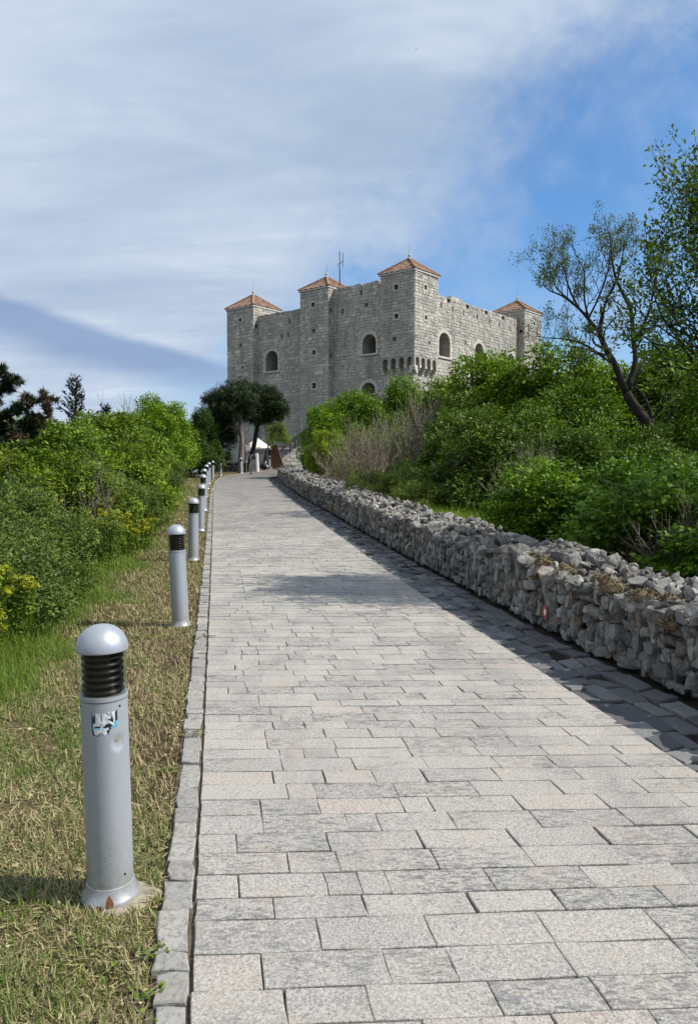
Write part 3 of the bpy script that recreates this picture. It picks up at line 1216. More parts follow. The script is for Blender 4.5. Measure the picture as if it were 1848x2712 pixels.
def build_fortress():
    rg = np.random.default_rng(21)
    fort = thing('fortress', 'square grey stone fortress with red tiled corner turrets on top of the hill', 'fortress', FBASE)
    o = FBASE
    parents = {}

    def quad(b, *p):
        b.add(list(p), np.array([[0, 1, 2, 3]]))

    def prism_rest(b, f2, s0, s1, t0, t1, z0, z1, skip=()):
        P = lambda s, t, z: np.array([*(FP + FU * s + FV * t), z])
        if 'front' not in skip:
            quad(b, P(s0, t0, z0), P(s1, t0, z0), P(s1, t0, z1), P(s0, t0, z1))
        if 'right' not in skip:
            quad(b, P(s0, t0, z0), P(s0, t1, z0), P(s0, t1, z1), P(s0, t0, z1))
        if 'left' not in skip:
            quad(b, P(s1, t0, z0), P(s1, t1, z0), P(s1, t1, z1), P(s1, t0, z1))
        quad(b, P(s0, t1, z0), P(s1, t1, z0), P(s1, t1, z1), P(s0, t1, z1))
        quad(b, P(s0, t0, z1), P(s1, t0, z1), P(s1, t1, z1), P(s0, t1, z1))

    def sq(s, z, w=.36, d=.9, h=None):
        h = h or w
        return (s - w / 2, s + w / 2, z - h / 2, z + h / 2, d, 0)

    def frame_small(key, fn, hs, wd=.13):
        """pale dressed stones round a small square opening"""
        for (a, c, p, q, dep, arch) in hs:
            b = MB(o)
            for (x0, x1, y0, y1) in ((a - wd, c + wd, q + .004, q + wd), (a - wd, c + wd, p - wd, p - .004), (a - wd, a - .004, p, q), (c + .004, c + wd, p, q)):
                v = [fn(x, y, d) for d in (.02, -.045) for (x, y) in ((x0, y0), (x1, y0), (x1, y1), (x0, y1))]
                b.add(v, BOXF)
            b.obj('window_frame', M['trim'], parents[key])

    def arched_frame(key, fn, hole, wd=.3):
        (a, c, p, q, dep, arch) = hole
        r = (c - a) / 2
        rise = min(r, arch)
        b = MB(o)
        cx = (a + c) / 2
        nv = 9
        for i in range(nv):
            t0, t1 = math.pi * i / nv + .02, math.pi * (i + 1) / nv - .02
            rr = wd * rg.uniform(.85, 1.25)
            pts = [(cx + (r + e) * math.cos(t), q - rise + (rise + e) * math.sin(t)) for (t, e) in ((t0, .004), (t1, .004), (t1, rr), (t0, rr))]
            v = [fn(x, y, d) for d in (.15, -.05) for (x, y) in pts]
            b.add(v, BOXF)
        z = p
        k = 0
        while z < q - rise - .05:
            h = min(rg.uniform(.22, .38), q - rise - z)
            for side in (0, 1):
                w = wd * (1.35 if (k + side) % 2 else .8)
                x0, x1 = ((a - w, a - .004) if side == 0 else (c + .004, c + w))
                v = [fn(x, y, d) for d in (.15, -.045) for (x, y) in ((x0, z + .01), (x1, z + .01), (x1, z + h - .01), (x0, z + h - .01))]
                b.add(v, BOXF)
            z += h
            k += 1
        f = b.obj('window_frame', M['trim'], parents[key])
        b = MB(o)
        v = [fn(x, y, d) for d in (.3, -.12) for (x, y) in ((a - wd * .9, p - .16), (c + wd * .9, p - .16), (c + wd * .9, p - .006), (a - wd * .9, p - .006))]
        b.add(v, BOXF)
        b.obj('window_sill', M['trim'], parents[key])

    def wall_part(key, fn, s0, s1, z1, holes, side, mat, t_depth, seed, **kw):
        b = MB(o)
        panel(b, fn, s0, s1, FZ - .6, z1, holes)
        # thickness: back and wall walk
        P = fn
        quad(b, P(s0, z1), P(s1, z1), P(s1, z1, t_depth), P(s0, z1, t_depth))
        quad(b, P(s0, FZ - .6, t_depth), P(s1, FZ - .6, t_depth), P(s1, z1, t_depth), P(s0, z1, t_depth))
        for s in (s0, s1):
            quad(b, P(s, FZ - .6), P(s, FZ - .6, t_depth), P(s, z1, t_depth), P(s, z1))
        parents[key] = b.obj('curtain_wall', M[mat], fort)
        courses(key, fn, s0, s1, 1.2, z1, holes, rg, seed, rust=(mat == 'cwall_r'), **kw)

    # ---- left facade curtain walls (0.7 m behind the towers)
    fl, fr = fL(.7), fR(.7)
    wl1 = (16.14, 17.76, 10.88, 12.8, 2.2, .75)
    wl2 = (4.44, 5.89, 11.43, 13.08, 2.2, .7)
    wr1 = (4.7, 6.49, 11.29, 13.37, 2.2, .8)
    wr2 = (10.77, 12.45, 11.27, 13.21, 2.2, .8)
    wr3 = (17.1, 18.6, 11.1, 12.97, 2.2, .75)
    la = (4.5, 6.0, 8.0, 8.97, 1.5, .7)
    slit = lambda s, z: sq(s, z, .2, .8, .42)
    hA = [wl1, slit(14.61, 15.34), slit(15.62, 14.07), slit(14.77, 14.09)]
    wall_part('A', fl, 12.5, 18.9, 16.25, hA, 'L', 'cwall', 2.9, 3.1, plaster=.62)
    hB = [wl2, la, slit(6.07, 16.73), slit(8.15, 15.39), sq(5.48, 15.61, .3, .7)]
    wall_part('B', fl, 4.1, 9.3, 17.42, hB, 'L', 'cwall', 2.9, 5.7, plaster=.5)
    wall_part('B2', fl, 3.3, 4.1, 16.9, [], 'L', 'cwall', 2.9, 5.7, plaster=.9)
    cren = [(s - .26, s + .26, 16.08, 16.40, .7, 0) for s in (6.3, 9.48, 12.9, 16.2)]
    sl = [slit(s, z) for s, z in ((5.03, 15.65), (6.93, 15.6), (8.79, 15.58), (11.21, 15.56), (13.46, 15.52), (15.44, 15.5), (17.61, 15.42), (9.15, 12.95))]
    hC = [wr1, wr2, wr3, *cren, *sl]
    wall_part('C', fr, 3.3, 19.5, 16.42, hC, 'R', 'cwall_r', 2.9, 8.3, hmin=.22, hmax=.33, plaster=.72)
    for key, fn, h in (('A', fl, wl1), ('B', fl, wl2), ('B', fl, la), ('C', fr, wr1), ('C', fr, wr2), ('C', fr, wr3)):
        arched_frame(key, fn, h)
    # back walls, plain
    for nm, (s0, s1, t0, t1) in (('a', (18.8, 21.8, 3.5, 22.6)), ('b', (3.4, 19.0, 19.8, 22.6))):
        b = MB(o)
        prism_rest(b, None, s0, s1, t0, t1, FZ - .6, 16.3)
        b.obj('curtain_wall', M['cwall'], fort)

    # ---- towers
    def tower(key, s0, s1, t0, t1, zt, zb, hL, hR, seed, apex, mat='cwall'):
        b = MB(o)
        f_l, f_r = fL(t0), fR(s0)
        panel(b, f_l, s0, s1, zb, zt, hL)
        panel(b, f_r, t0, t1, zb, zt, hR)
        prism_rest(b, None, s0, s1, t0, t1, zb, zt, skip=('front', 'right'))
        tw = b.obj('tower', M[mat], fort)
        parents[key] = tw
        return tw

    def roof(tw, s0, s1, t0, t1, ze, za):
        ov = .16
        P = lambda s, t, z: np.array([*(FP + FU * s + FV * t), z])
        # eaves course
        b = MB(o)
        v = [P(s, t, z) for z in (ze - .10, ze + .02) for (s, t) in ((s0 - ov * .6, t0 - ov * .6), (s1 + ov * .6, t0 - ov * .6), (s1 + ov * .6, t1 + ov * .6), (s0 - ov * .6, t1 + ov * .6))]
        b.add(v, BOXF)
        b.obj('eaves', M['trim'], tw)
        cs, ct = (s0 + s1) / 2, (t0 + t1) / 2
        b = MB(o)
        cor = [(s0 - ov, t0 - ov), (s1 + ov, t0 - ov), (s1 + ov, t1 + ov), (s0 - ov, t1 + ov)]
        ztop = za
        for i in range(4):
            A, B_ = np.array(cor[i]), np.array(cor[(i + 1) % 4])
            apx = np.array([cs, ct])
            L = np.linalg.norm(B_ - A)
            nc = int(round(L / .21))
            sub = 4
            rows = 9
            U = np.linspace(0, 1, nc * sub + 1)
            for r in range(rows):
                f0, f1 = r / rows, (r + 1) / rows
                lo, hi = [], []
                tt = []
                tcol = np.repeat(rg.uniform(0, 1, nc), sub)
                for jx, u in enumerate(U):
                    q = A + (B_ - A) * u
                    m = (A + B_) / 2
                    # clip the column by the hips
                    w0, w1 = 1 - f0, 1 - f1
                    x = (u - .5)
                    e0 = np.clip(x, -w0 / 2, w0 / 2)
                    e1 = np.clip(x, -w1 / 2, w1 / 2)
                    z0 = ze + .03 + (ztop - ze) * f0
                    z1 = ze + .03 + (ztop - ze) * f1
                    bump = .045 * (0.5 + .5 * math.cos(2 * math.pi * jx / sub)) 
                    p0 = m + (B_ - A) * e0 + (apx - m) * f0
                    p1 = m + (B_ - A) * e1 + (apx - m) * f1
                    lo.append(P(p0[0], p0[1], z0 + bump + .025))
                    hi.append(P(p1[0], p1[1], z1 + bump))
                    tt.append(tcol[min(jx, nc * sub - 1)])
                n = len(U)
                j = np.arange(n - 1)
                keep = np.array([abs((U[k] + U[k + 1]) / 2 - .5) < (1 - f0) / 2 for k in range(n - 1)])
                if keep.any():
                    b.add(lo + hi, np.stack([j, j + 1, j + 1 + n, j + n], -1)[keep], tt + tt)
        rf = b.obj('roof', M['tile'], tw)
        b = MB(o)
        for (s, t) in cor:
            p0, p1 = P(s, t, ze + .09), P(cs, ct, za + .08)
            k = 10
            pts = [p0 + (p1 - p0) * i / k for i in range(k + 1)]
            b.tube(pts, [.085 + .012 * (i % 2) for i in range(k + 1)], 6, rg.uniform(.3, .9))
        b.obj('ridge_tile', M['tile'], tw)
        b = MB(o)
        apx = P(cs, ct, za)
        prof = [(.15, .0), (.13, .12), (.08, .16), (.08, .22), (.13, .27), (.15, .34), (.12, .41), (.05, .45), (.001, .46)]
        b.lathe([(r, z + apx[2]) for r, z in prof], 12, (apx[0], apx[1]))
        b.obj('finial', M['trim'], tw, smooth=True)
        b = MB(o)
        b.tube([apx + np.array([0, 0, .4]), apx + np.array([0, 0, 1.35])], [.012, .008], 5)
        b.obj('lightning_rod', M['iron'], tw)

    # corner tower over its row of corbelled arches
    arch = [(s - .27, s + .27, 10.0, 10.68, .5, .27) for s in (.46, 1.29, 2.12, 2.96)]
    cl = [sq(1.83, 16.45, .42), sq(1.79, 14.09, .4), sq(2.0, 12.26, .3)]
    cr = [sq(1.54, 16.44, .38), sq(1.62, 14.01, .36), sq(2.18, 12.01, .28)]
    tw = tower('T1', 0, 3.47, 0, 3.47, 17.62, 10.0, arch + cl, arch + cr, 1, 19.1)
    courses('T1', fL(0), 0, 3.47, 10.78, 17.55, cl, rg, 12.1, hmin=.2, hmax=.3, plaster=.95, quoin=(True, False))
    courses('T1', fR(0), 0, 3.47, 10.78, 17.55, cr, rg, 14.4, hmin=.2, hmax=.3, plaster=.8, quoin=(True, True))
    frame_small('T1', fL(0), cl[:2])
    frame_small('T1', fR(0), cr[:2])
    roof(tw, 0, 3.47, 0, 3.47, 17.66, 19.05)
    b = MB(o)
    prism_rest(b, None, .5, 3.4, .5, 3.4, FZ - .6, 10.0)
    sh = b.obj('tower_base', M['cwall'], fort)
    parents['T1b'] = sh
    courses('T1b', fL(.5), .5, 3.4, 1.2, 9.95, [], rg, 3.4, plaster=.8)
    courses('T1b', fR(.5), .5, 3.4, 1.2, 9.95, [], rg, 3.9, plaster=.8)
    for fn in (fL(0), fR(0)):
        for (a, c) in ((0.02, .18), (.74, 1.01), (1.57, 1.84), (2.40, 2.68), (3.24, 3.46)):
            b = MB(o)
            lay = [(10.0, -.03), (9.82, -.03), (9.78, .12), (9.62, .14), (9.58, .28), (9.42, .32), (9.36, .49)]
            V = []
            for (z, d) in lay:
                V += [fn(a, z, d), fn(c, z, d), fn(c, z, .52), fn(a, z, .52)]
            n = len(lay)
            q = []
            for i in range(n - 1):
                for j in range(4):
                    q.append((i * 4 + j, i * 4 + (j + 1) % 4, i * 4 + 4 + (j + 1) % 4, i * 4 + 4 + j))
            b.add(V, np.array(q))
            b.obj('corbel', M['trim'], tw)

    mh = [sq(11.0, 16.23, .42), sq(10.96, 13.93, .34), sq(10.92, 11.98, .42), sq(10.91, 9.01, .5)]
    tw = tower('T2', 9.22, 12.6, 0, 3.5, 17.6, FZ - .6, mh, [sq(.38, 15.6, .3), sq(.4, 11.6, .3)], 2, 19)
    courses('T2', fL(0), 9.22, 12.6, 1.2, 17.5, mh, rg, 22.1, plaster=.75, quoin=(True, True))
    courses('T2', fR(9.22), 0, 3.5, 1.2, 17.5, [sq(.38, 15.6, .3), sq(.4, 11.6, .3)], rg, 22.9, plaster=1.2, wmin=.25, wmax=.5)
    frame_small('T2', fL(0), [mh[0], mh[2], mh[3]])
    roof(tw, 9.22, 12.6, 0, 3.5, 17.64, 18.95)

    lh = [sq(20.56, 16.06, .36), sq(20.55, 13.58, .3), sq(20.23, 11.42, .32), (19.55, 20.25, 8.9, 10.0, .9, .34)]
    tw = tower('T3', 18.78, 22.5, 0, 3.7, 17.2, FZ - .6, lh, [sq(.45, 15.3, .36), sq(1.75, 16.45, .5, .9, .42)], 3, 18.7)
    courses('T3', fL(0), 18.78, 22.5, 1.2, 17.1, lh, rg, 32.1, hmin=.24, hmax=.4, wmin=.28, wmax=.7, plaster=.62, quoin=(True, True))
    courses('T3', fR(18.78), 0, 3.7, 1.2, 17.1, [sq(.45, 15.3, .36), sq(1.75, 16.45, .5, .9, .42)], rg, 33.3, plaster=1.2, hmin=.22, hmax=.34)
    frame_small('T3', fL(0), [lh[0], lh[2]])
    frame_small('T3', fR(18.78), [sq(1.75, 16.45, .5, .9, .42)])
    roof(tw, 18.78, 22.5, 0, 3.7, 17.24, 18.75)

    rh = [sq(21.49 , 16.38, .34)]
    tw = tower('T4', 0, 3.6, 19.4, 23.25, 17.45, FZ - .6, [sq(.4, 15.35, .34)], rh, 4, 18.8)
    courses('T4', fR(0), 19.4, 23.25, 1.2, 17.35, rh, rg, 42.1, plaster=1.0, quoin=(True, True))
    courses('T4', fL(19.4), 0, 3.6, 10.2, 17.35, [sq(.4, 15.35, .34)], rg, 43.3, plaster=1.2)
    frame_small('T4', fR(0), rh)
    roof(tw, 0, 3.6, 19.4, 23.25, 17.49, 18.85)

    # ---- masonry: the 300 blocks that show largest as parts, the rest joined
    unit = MB()
    e = .07
    unit.add([(-.5, 0, -.5), (.5, 0, -.5), (.5, 0, .5), (-.5, 0, .5), (-.5 + e, -1, -.5 + e), (.5 - e, -1, -.5 + e), (.5 - e, -1, .5 - e), (-.5 + e, -1, .5 - e)],
             np.array([(4, 5, 6, 7), (0, 1, 5, 4), (1, 2, 6, 5), (2, 3, 7, 6), (3, 0, 4, 7)]))
    um = [unit.mesh('block', M['cblock_one']), unit.mesh('block', M['cblock_one_r'])]
    BL = sorted(BLOCKS, key=lambda q: -(q[0] * (1 if q[6] > 9.5 else .01)))
    rest = {}
    for i, (sc, key, rust, fn, a, c, z0, z1, pr, t) in enumerate(BL):
        if i < 296:
            m = (a + c) / 2
            p = fn(m, (z0 + z1) / 2)
            ax = fn(1, 0) - fn(0, 0)
            dn = fn(0, 0, 1) - fn(0, 0)
            mat = Matrix(((ax[0] * (c - a), dn[0] * pr, 0, p[0] - o[0]), (ax[1] * (c - a), dn[1] * pr, 0, p[1] - o[1]), (0, 0, z1 - z0, p[2] - o[2]), (0, 0, 0, 1)))
            ob = link('block', um[1 if rust else 0], parents[key])
            ob.matrix_basis = mat
        else:
            if key not in rest:
                rest[key] = (MB(o), rust)
            mb = rest[key][0]
            j = rg.normal(0, .012, 8)
            ee = .012
            mb.add([fn(a + j[0], z0 + j[1]), fn(c + j[2], z0 + j[3]), fn(c + j[4], z1 + j[5]), fn(a + j[6], z1 + j[7]),
                    fn(a + ee + j[0], z0 + ee + j[1], -pr), fn(c - ee + j[2], z0 + ee + j[3], -pr), fn(c - ee + j[4], z1 - ee + j[5], -pr), fn(a + ee + j[6], z1 - ee + j[7], -pr)],
                   np.array([(4, 5, 6, 7), (0, 1, 5, 4), (1, 2, 6, 5), (2, 3, 7, 6), (3, 0, 4, 7)]), t)
    for key, (mb, rust) in rest.items():
        mb.obj('block', M['cblock_r' if rust else 'cblock'], parents[key], kind='stuff')

    # ragged cap stones along the wall tops
    for key, fn, s0, s1, z in (('A', fl, 12.7, 18.7, 16.25), ('B', fl, 4.15, 9.2, 17.42), ('C', fr, 3.5, 19.3, 16.42)):
        b = MB(o)
        s = s0
        while s < s1:
            w = rg.uniform(.3, .8)
            if rg.random() < .93:
                h = rg.uniform(.02, .10) if rg.random() > .07 else .28
                v = [fn(x, zz, d) for d in (.75, -.03) for (x, zz) in ((s + .01, z - .02), (s + w - .01, z - .02), (s + w - .02, z + h), (s + .02, z + h))]
                b.add(v, BOXF, rg.random())
            s += w
        b.obj('coping', M['cblock'], parents[key])


build_fortress()

# antenna on the fortress roof
ant_p = FP + FU * 9.57 + FV * 2.0
ant = thing('antenna', 'thin dark radio antenna mast with side aerial on the fortress roof', 'antenna', (ant_p[0], ant_p[1], 17.3))
b = MB()
b.tube([(0, 0, 0), (0, 0, 3.85)], [.055, .04], 8)
b.obj('mast', M['iron'], ant, smooth=True)
ad = FU * -.39
b = MB()
b.tube([(0, 0, 2.72), (ad[0], ad[1], 2.98)], [.03, .03], 6)
b.obj('arm', M['iron'], ant)
b = MB()
b.tube([(ad[0], ad[1], 2.35), (ad[0], ad[1], 3.65)], [.028, .028], 6)
b.obj('aerial', M['iron'], ant)
b = MB()
th = np.linspace(0, 2 * np.pi, 17)
b.tube([(-ad[0] * .2 + .1 * math.cos(t), .1 * math.sin(t) * .3, 2.62 + .12 * math.sin(t)) for t in th], .018, 5, cap=False)
b.obj('cable_loop', M['iron'], ant)

# ------------------------------------------------------------------ bollard lights
BOLL = [(-.872, 2.735, .004, -.018), (-1.65, 7.467, .018, -.036), (-2.47, 12.132, .105, -.02), (-3.171, 16.376, .226, -.04), (-3.975, 21.047, .405, -.045),
        (-4.995, 26.738, .552, -.03), (-5.775, 31.275, .719, -.03), (-6.536, 35.881, .842, -.02), (-7.45, 42.068, .976, -.02), (-7.62, 45.649, 1.113, -.03), (-6.9, 49.358, 1.252, -.03), (-5.812, 56.25, 1.496, -.01)]
BLAB = ['nearest silver bollard light with a torn sticker and a dent on its post',
        'silver bollard light standing next behind the stickered bollard in front',
        'silver bollard light third from the front, overlapping the slimmer one right behind it',
        'silver bollard light fourth from the front, half hidden by the one before it',
        'silver bollard light fifth from the front at the edge of the green hedge',
        'bollard light whose lamp shows just above the fifth post of the row',
        'bollard light sixth from the far end of the path row by the hedge foot',
        'bollard light just before the last straight stretch of the kerb',
        'last bollard light on the straight kerb before the path bends right',
        'lone bollard light in dark shade where the kerb begins to bend',
        'bollard light standing right in front of the pale pine trunk',
        'farthest bollard light in front of the rust brown frame by the stairs']
cp_ang = math.atan2(-2.62, .83)       # bearing of the viewer from the first post


def bollard_parts(root, special):
    n = 40
    b = MB()
    if special:
        nz, na = 70, 96
        th = np.arange(na) * 2 * np.pi / na
        zz = np.linspace(.055, .735, nz)
        Th, Zz = np.meshgrid(th, zz)
        a0 = cp_ang + R(33)
        dd = np.hypot(((Th - a0 + np.pi) % (2 * np.pi) - np.pi) * .082, (Zz - .585) * .85)
        rad = .082 - .007 * np.clip(1 - (dd / .027) ** 2, 0, 1) ** .6
        v = np.stack([rad * np.cos(Th), rad * np.sin(Th), Zz], -1).reshape(-1, 3)
        i = np.arange(nz - 1)[:, None] * na
        j = np.arange(na)[None, :]
        b.add(v, np.stack([i + j, i + (j + 1) % na, i + na + (j + 1) % na, i + na + j], -1).reshape(-1, 4))
    else:
        b.lathe([(.082, .055), (.082, .735)], n)
    col = b.obj('post', M['silver'], root, smooth=True)
    b = MB()
    b.lathe([(.0826, .733), (.0826, .7375)], n)
    b.lathe([(.0845, .7375), (.0845, .752)], n)
    b.lathe([(.0845, .752), (.062, .7525)], n)
    b.obj('collar', M['silver'], root, smooth=True)
    b = MB()
    b.lathe([(.0832, .7335), (.0832, .7365)], n)
    b.obj('seam', M['seam'], root, smooth=True)
    b = MB()
    b.lathe([(.106, .0), (.106, .008), (.101, .016), (.093, .03), (.087, .045), (.0845, .058)], n)
    b.lathe([(.0845, .058), (.082, .0595)], n)
    b.obj('base_flange', M['silver'], root, smooth=True)
    b = MB()
    for k in range(6):
        z = .768 + k * .0243
        b.lathe([(.048, z - .004), (.070, z - .009), (.0735, z - .006), (.0735, z - .002), (.066, z + .006), (.048, z + .013)], n)
    b.lathe([(.047, .752), (.047, .915)], n)
    b.obj('louvre', M['black'], root, smooth=True)
    b = MB()
    b.lathe([(.0815, .752), (.0815, .915)], n)
    b.obj('lens', M['lens'], root, smooth=True)
    b = MB()
    ph = np.linspace(0, math.pi / 2, 14)
    b.lathe([(.0915 * math.cos(p) ** .92, .913 + .088 * math.sin(p)) for p in ph[:-1]] + [(.0005, 1.001)], n)
    b.lathe([(.0915, .913), (.0905, .9085)], n)
    b.lathe([(.0905, .9085), (.05, .912)], n)
    b.obj('dome_cap', M['silver'], root, smooth=True)
    for (da, z) in ((40, .715), (38, .10), (-78, .715), (-80, .09), (150, .4)):
        a = cp_ang + R(da)
        b = MB()
        c = np.array([.0825 * math.cos(a), .0825 * math.sin(a), z])
        d = np.array([math.cos(a), math.sin(a), 0])
        b.tube([c - d * .004, c + d * .0012], .0042, 8)
        b.obj('screw', M['black'], root)


def curved_patch(root, name, mat, poly, r, label=None):
    """a thin sheet on the round post: poly in (offset in m from the middle, height)"""
    b = MB()
    poly = np.array(poly, float)
    c = poly.mean(0)
    K = 5
    V = [c]
    n = len(poly)
    for k in range(1, K + 1):
        for p in poly:
            V.append(c + (p - c) * k / K)
    V = np.array(V)
    a = cp_ang + V[:, 0] / .082
    f3 = np.array([(0, 1 + j, 1 + (j + 1) % n) for j in range(n)])
    f4 = np.array([(1 + (k - 1) * n + j, 1 + k * n + j, 1 + k * n + (j + 1) % n, 1 + (k - 1) * n + (j + 1) % n) for k in range(1, K) for j in range(n)])
    b.add(np.stack([r * np.cos(a), r * np.sin(a), V[:, 1]], -1), [f3, f4])
    return b.obj(name, M[mat], root, smooth=True, label=label)


def build_bollards():
    proto = None
    for i, (x, y, z, lean) in enumerate(BOLL):
        if i == 0 or i == 1:
            root = thing('bollard_light', BLAB[i], 'bollard light', (x, y, z - .004), 'bollard lights along the left kerb')
            bollard_parts(root, i == 0)
            if i == 1:
                proto = root
        else:
            root = copy_thing(proto, (x, y, z - .004), label=BLAB[i])
        root.rotation_euler = (0, lean, .0 if i < 2 else i * 1.3)
        if i == 0:
            rg = np.random.default_rng(3)
            s = curved_patch(root, 'sticker', 'ink', [(-.044, .705), (.046, .705), (.046, .645), (.018, .640), (.012, .622), (-.03, .618), (-.042, .622), (-.046, .65)], .0826)
            frag = [[(-.030, .700), (-.014, .700), (-.013, .672), (-.004, .668), (-.006, .650), (-.030, .654), (-.040, .648), (-.041, .662), (-.031, .668)],
                    [(-.008, .698), (.004, .699), (.010, .690), (.022, .684), (.021, .676), (.006, .676), (.004, .664), (.030, .660), (.030, .652), (-.006, .652)],
                    [(.024, .701), (.036, .701), (.037, .676), (.034, .650), (.028, .650), (.030, .672)],
                    [(-.040, .647), (-.010, .650), (.014, .646), (.012, .640), (.004, .634), (.010, .626), (-.002, .620), (-.012, .632), (-.016, .620), (-.034, .622), (-.038, .634)],
                    [(.008, .703), (.020, .703), (.016, .693)],
                    [(-.042, .700), (-.036, .700), (-.036, .684)]]
            for fpts in frag:
                curved_patch(s, 'torn_paper', 'torn', fpts, .0832)
            curved_patch(s, 'printed_edge', 'cyan', [(.038, .665), (.046, .668), (.046, .646), (.020, .645), (.020, .6475), (.038, .649)], .0834)
            curved_patch(s, 'printed_edge', 'cyan', [(-.046, .6455), (-.03, .6475), (.0, .6465), (.0, .6445), (-.03, .6452), (-.046, .643)], .0836)
            # the chipped paint beside the dent
            curved_patch(root, 'paint_chip', 'footing', [(.034, .602), (.042, .606), (.052, .602), (.055, .592), (.05, .586), (.042, .588), (.037, .592)], .0775)
            # corroded hole in the base flange
            b = MB()
            a0 = cp_ang - R(4)
            V = []
            for (da, zz, rr) in ((-7, .006, .1075), (7, .006, .1075), (9, .018, .1015), (4, .034, .0925), (0, .043, .0895), (-5, .028, .0955)):
                a = a0 + R(da)
                V.append((rr * math.cos(a), rr * math.sin(a), zz))
            b.add(V, np.arange(6)[None, :])
            V = []
            for (da, zz, rr) in ((-26, .001, .1085), (-14, .001, .1085), (-15, .014, .1045), (-19, .01, .1055), (-23, .015, .1040)):
                a = a0 + R(da)
                V.append((rr * math.cos(a), rr * math.sin(a), zz))
            b.add(V, np.arange(5)[None, :])
            b.obj('rust_patch', M['rust'], root)
            b = MB()
            th = np.linspace(0, 2 * np.pi, 27)[:-1]
            rr = .112 * (1 + .09 * np.sin(th * 3 + .5) + .06 * np.sin(th * 7) + .04 * np.sin(th * 11 + 2))
            V = np.stack([rr * np.cos(th) + .038, rr * np.sin(th) * .9 - .008, np.full(26, .001)], -1)
            V2 = V * np.array([1.25, 1.25, 1]) - np.array([0, 0, .022])
            j = np.arange(26)
            k = (j + 1) % 26
            b.add(np.concatenate([V, V2]), [np.arange(26)[None, :], np.stack([j, k, k + 26, j + 26], -1)])
            b.obj('concrete_footing', M['footing'], root)


build_bollards()

# ------------------------------------------------------------------ foliage
LEAF2 = (np.array([(0, 0, 0), (.27, .45, -.07), (0, 1, -.03), (-.27, .45, -.07)]), np.array([(0, 1, 2), (0, 2, 3)]))
LEAF3 = (np.array([(0, 0, 0), (.52, .30, -.10), (.20, .48, 0), (0, 1, -.10), (-.20, .48, 0), (-.52, .30, -.10)]), np.array([(0, 1, 2), (0, 2, 4), (2, 3, 4), (0, 4, 5)]))
NEEDLE = (np.array([(-.025, 0, 0), (.025, 0, 0), (0, 1, 0)]), np.array([(0, 1, 2)]))


def unit(v):
    return v / (np.linalg.norm(v, axis=-1, keepdims=True) + 1e-9)


def scatter(b, rg, pos, axis, normal, size, tmpl, tint):
    """place leaf templates: axis = leaf direction, normal = face direction"""
    T, F = tmpl
    n = len(pos)
    y = unit(axis)
    z = unit(normal - (normal * y).sum(1)[:, None] * y)
    x = np.cross(y, z)
    V = pos[:, None, :] + size[:, None, None] * (T[None, :, 0, None] * x[:, None, :] + T[None, :, 1, None] * y[:, None, :] + T[None, :, 2, None] * z[:, None, :])
    k = len(T)
    fa = (F[None, :, :] + (np.arange(n) * k)[:, None, None]).reshape(-1, 3)
    b.add(V.reshape(-1, 3), fa, np.repeat(tint, k))


def crown_mesh(seed, lobes, nclump, nleaf, leaf, clump_r, mat, tmpl=LEAF2, up=.5, flat=0.0, shell=.22, zmin=.05, lump=.2, name='crown', spray=.3, sup=.35, cvar=.24, lvar=.12, jit=.3):
    """a crown of leafy shoots: every shoot starts inside the crown and points out and up, leaves all along it"""
    rg = np.random.default_rng(seed)
    Cc = np.array([l[0] for l in lobes], float)
    Rr = np.array([l[1] if np.ndim(l[1]) else (l[1],) * 3 for l in lobes], float)
    w = (Rr.prod(1)) ** (2 / 3)
    pick = rg.choice(len(lobes), nclump, p=w / w.sum())
    d = unit(rg.normal(size=(nclump, 3)))
    ph = rg.uniform(0, 6, 6)
    bump = 1 + lump * (np.sin(d[:, 0] * 5 + ph[0] + pick) * np.sin(d[:, 1] * 5 + ph[1]) + .6 * np.sin(d[:, 2] * 8 + ph[2] + pick * 2) * np.cos(d[:, 0] * 7 + ph[3]))
    r = (1 - np.abs(rg.normal(0, shell, nclump))).clip(.15, 1.0) * bump
    P = Cc[pick] + Rr[pick] * d * r[:, None]
    out = unit(P - Cc.mean(0) * np.array([1, 1, .6]))
    sd3 = unit(out * (1 - sup) + d * .35 + np.array([0, 0, sup]) + rg.normal(0, jit, d.shape))
    if flat:
        sd3 = unit(sd3 * np.array([1, 1, 1 - flat]))
    L = spray * rg.uniform(.55, 1.3, nclump)
    ct = rg.normal(.5, cvar, nclump)
    idx = np.repeat(np.arange(nclump), nleaf)
    t = rg.random(len(idx)) ** .8
    off = rg.normal(size=(len(idx), 3))
    sx = sd3[idx]
    off -= (off * sx).sum(1)[:, None] * sx
    if flat:
        off[:, 2] *= 1 - flat * .8
    pos = P[idx] + sx * (L[idx] * (t - .45))[:, None] + off * (clump_r * (1.1 - .65 * t))[:, None]
    axis = unit(off * .8 + sx * .55 + rg.normal(0, .3, off.shape) + np.array([0, 0, -.1]))
    nn = unit(sx * (1 - up) + np.array([0, 0, 1.0]) * up)
    normal = unit(nn + rg.normal(0, .45, off.shape))
    size = leaf * rg.uniform(.6, 1.25, len(idx)) * (1.1 - .35 * t)
    tint = np.clip(ct[idx] + rg.normal(0, lvar, len(idx)), 0, 1)
    ok = pos[:, 2] > zmin
    b = MB()
    scatter(b, rg, pos[ok], axis[ok], normal[ok], size[ok], tmpl, tint[ok])
    return b.mesh(name, mat)


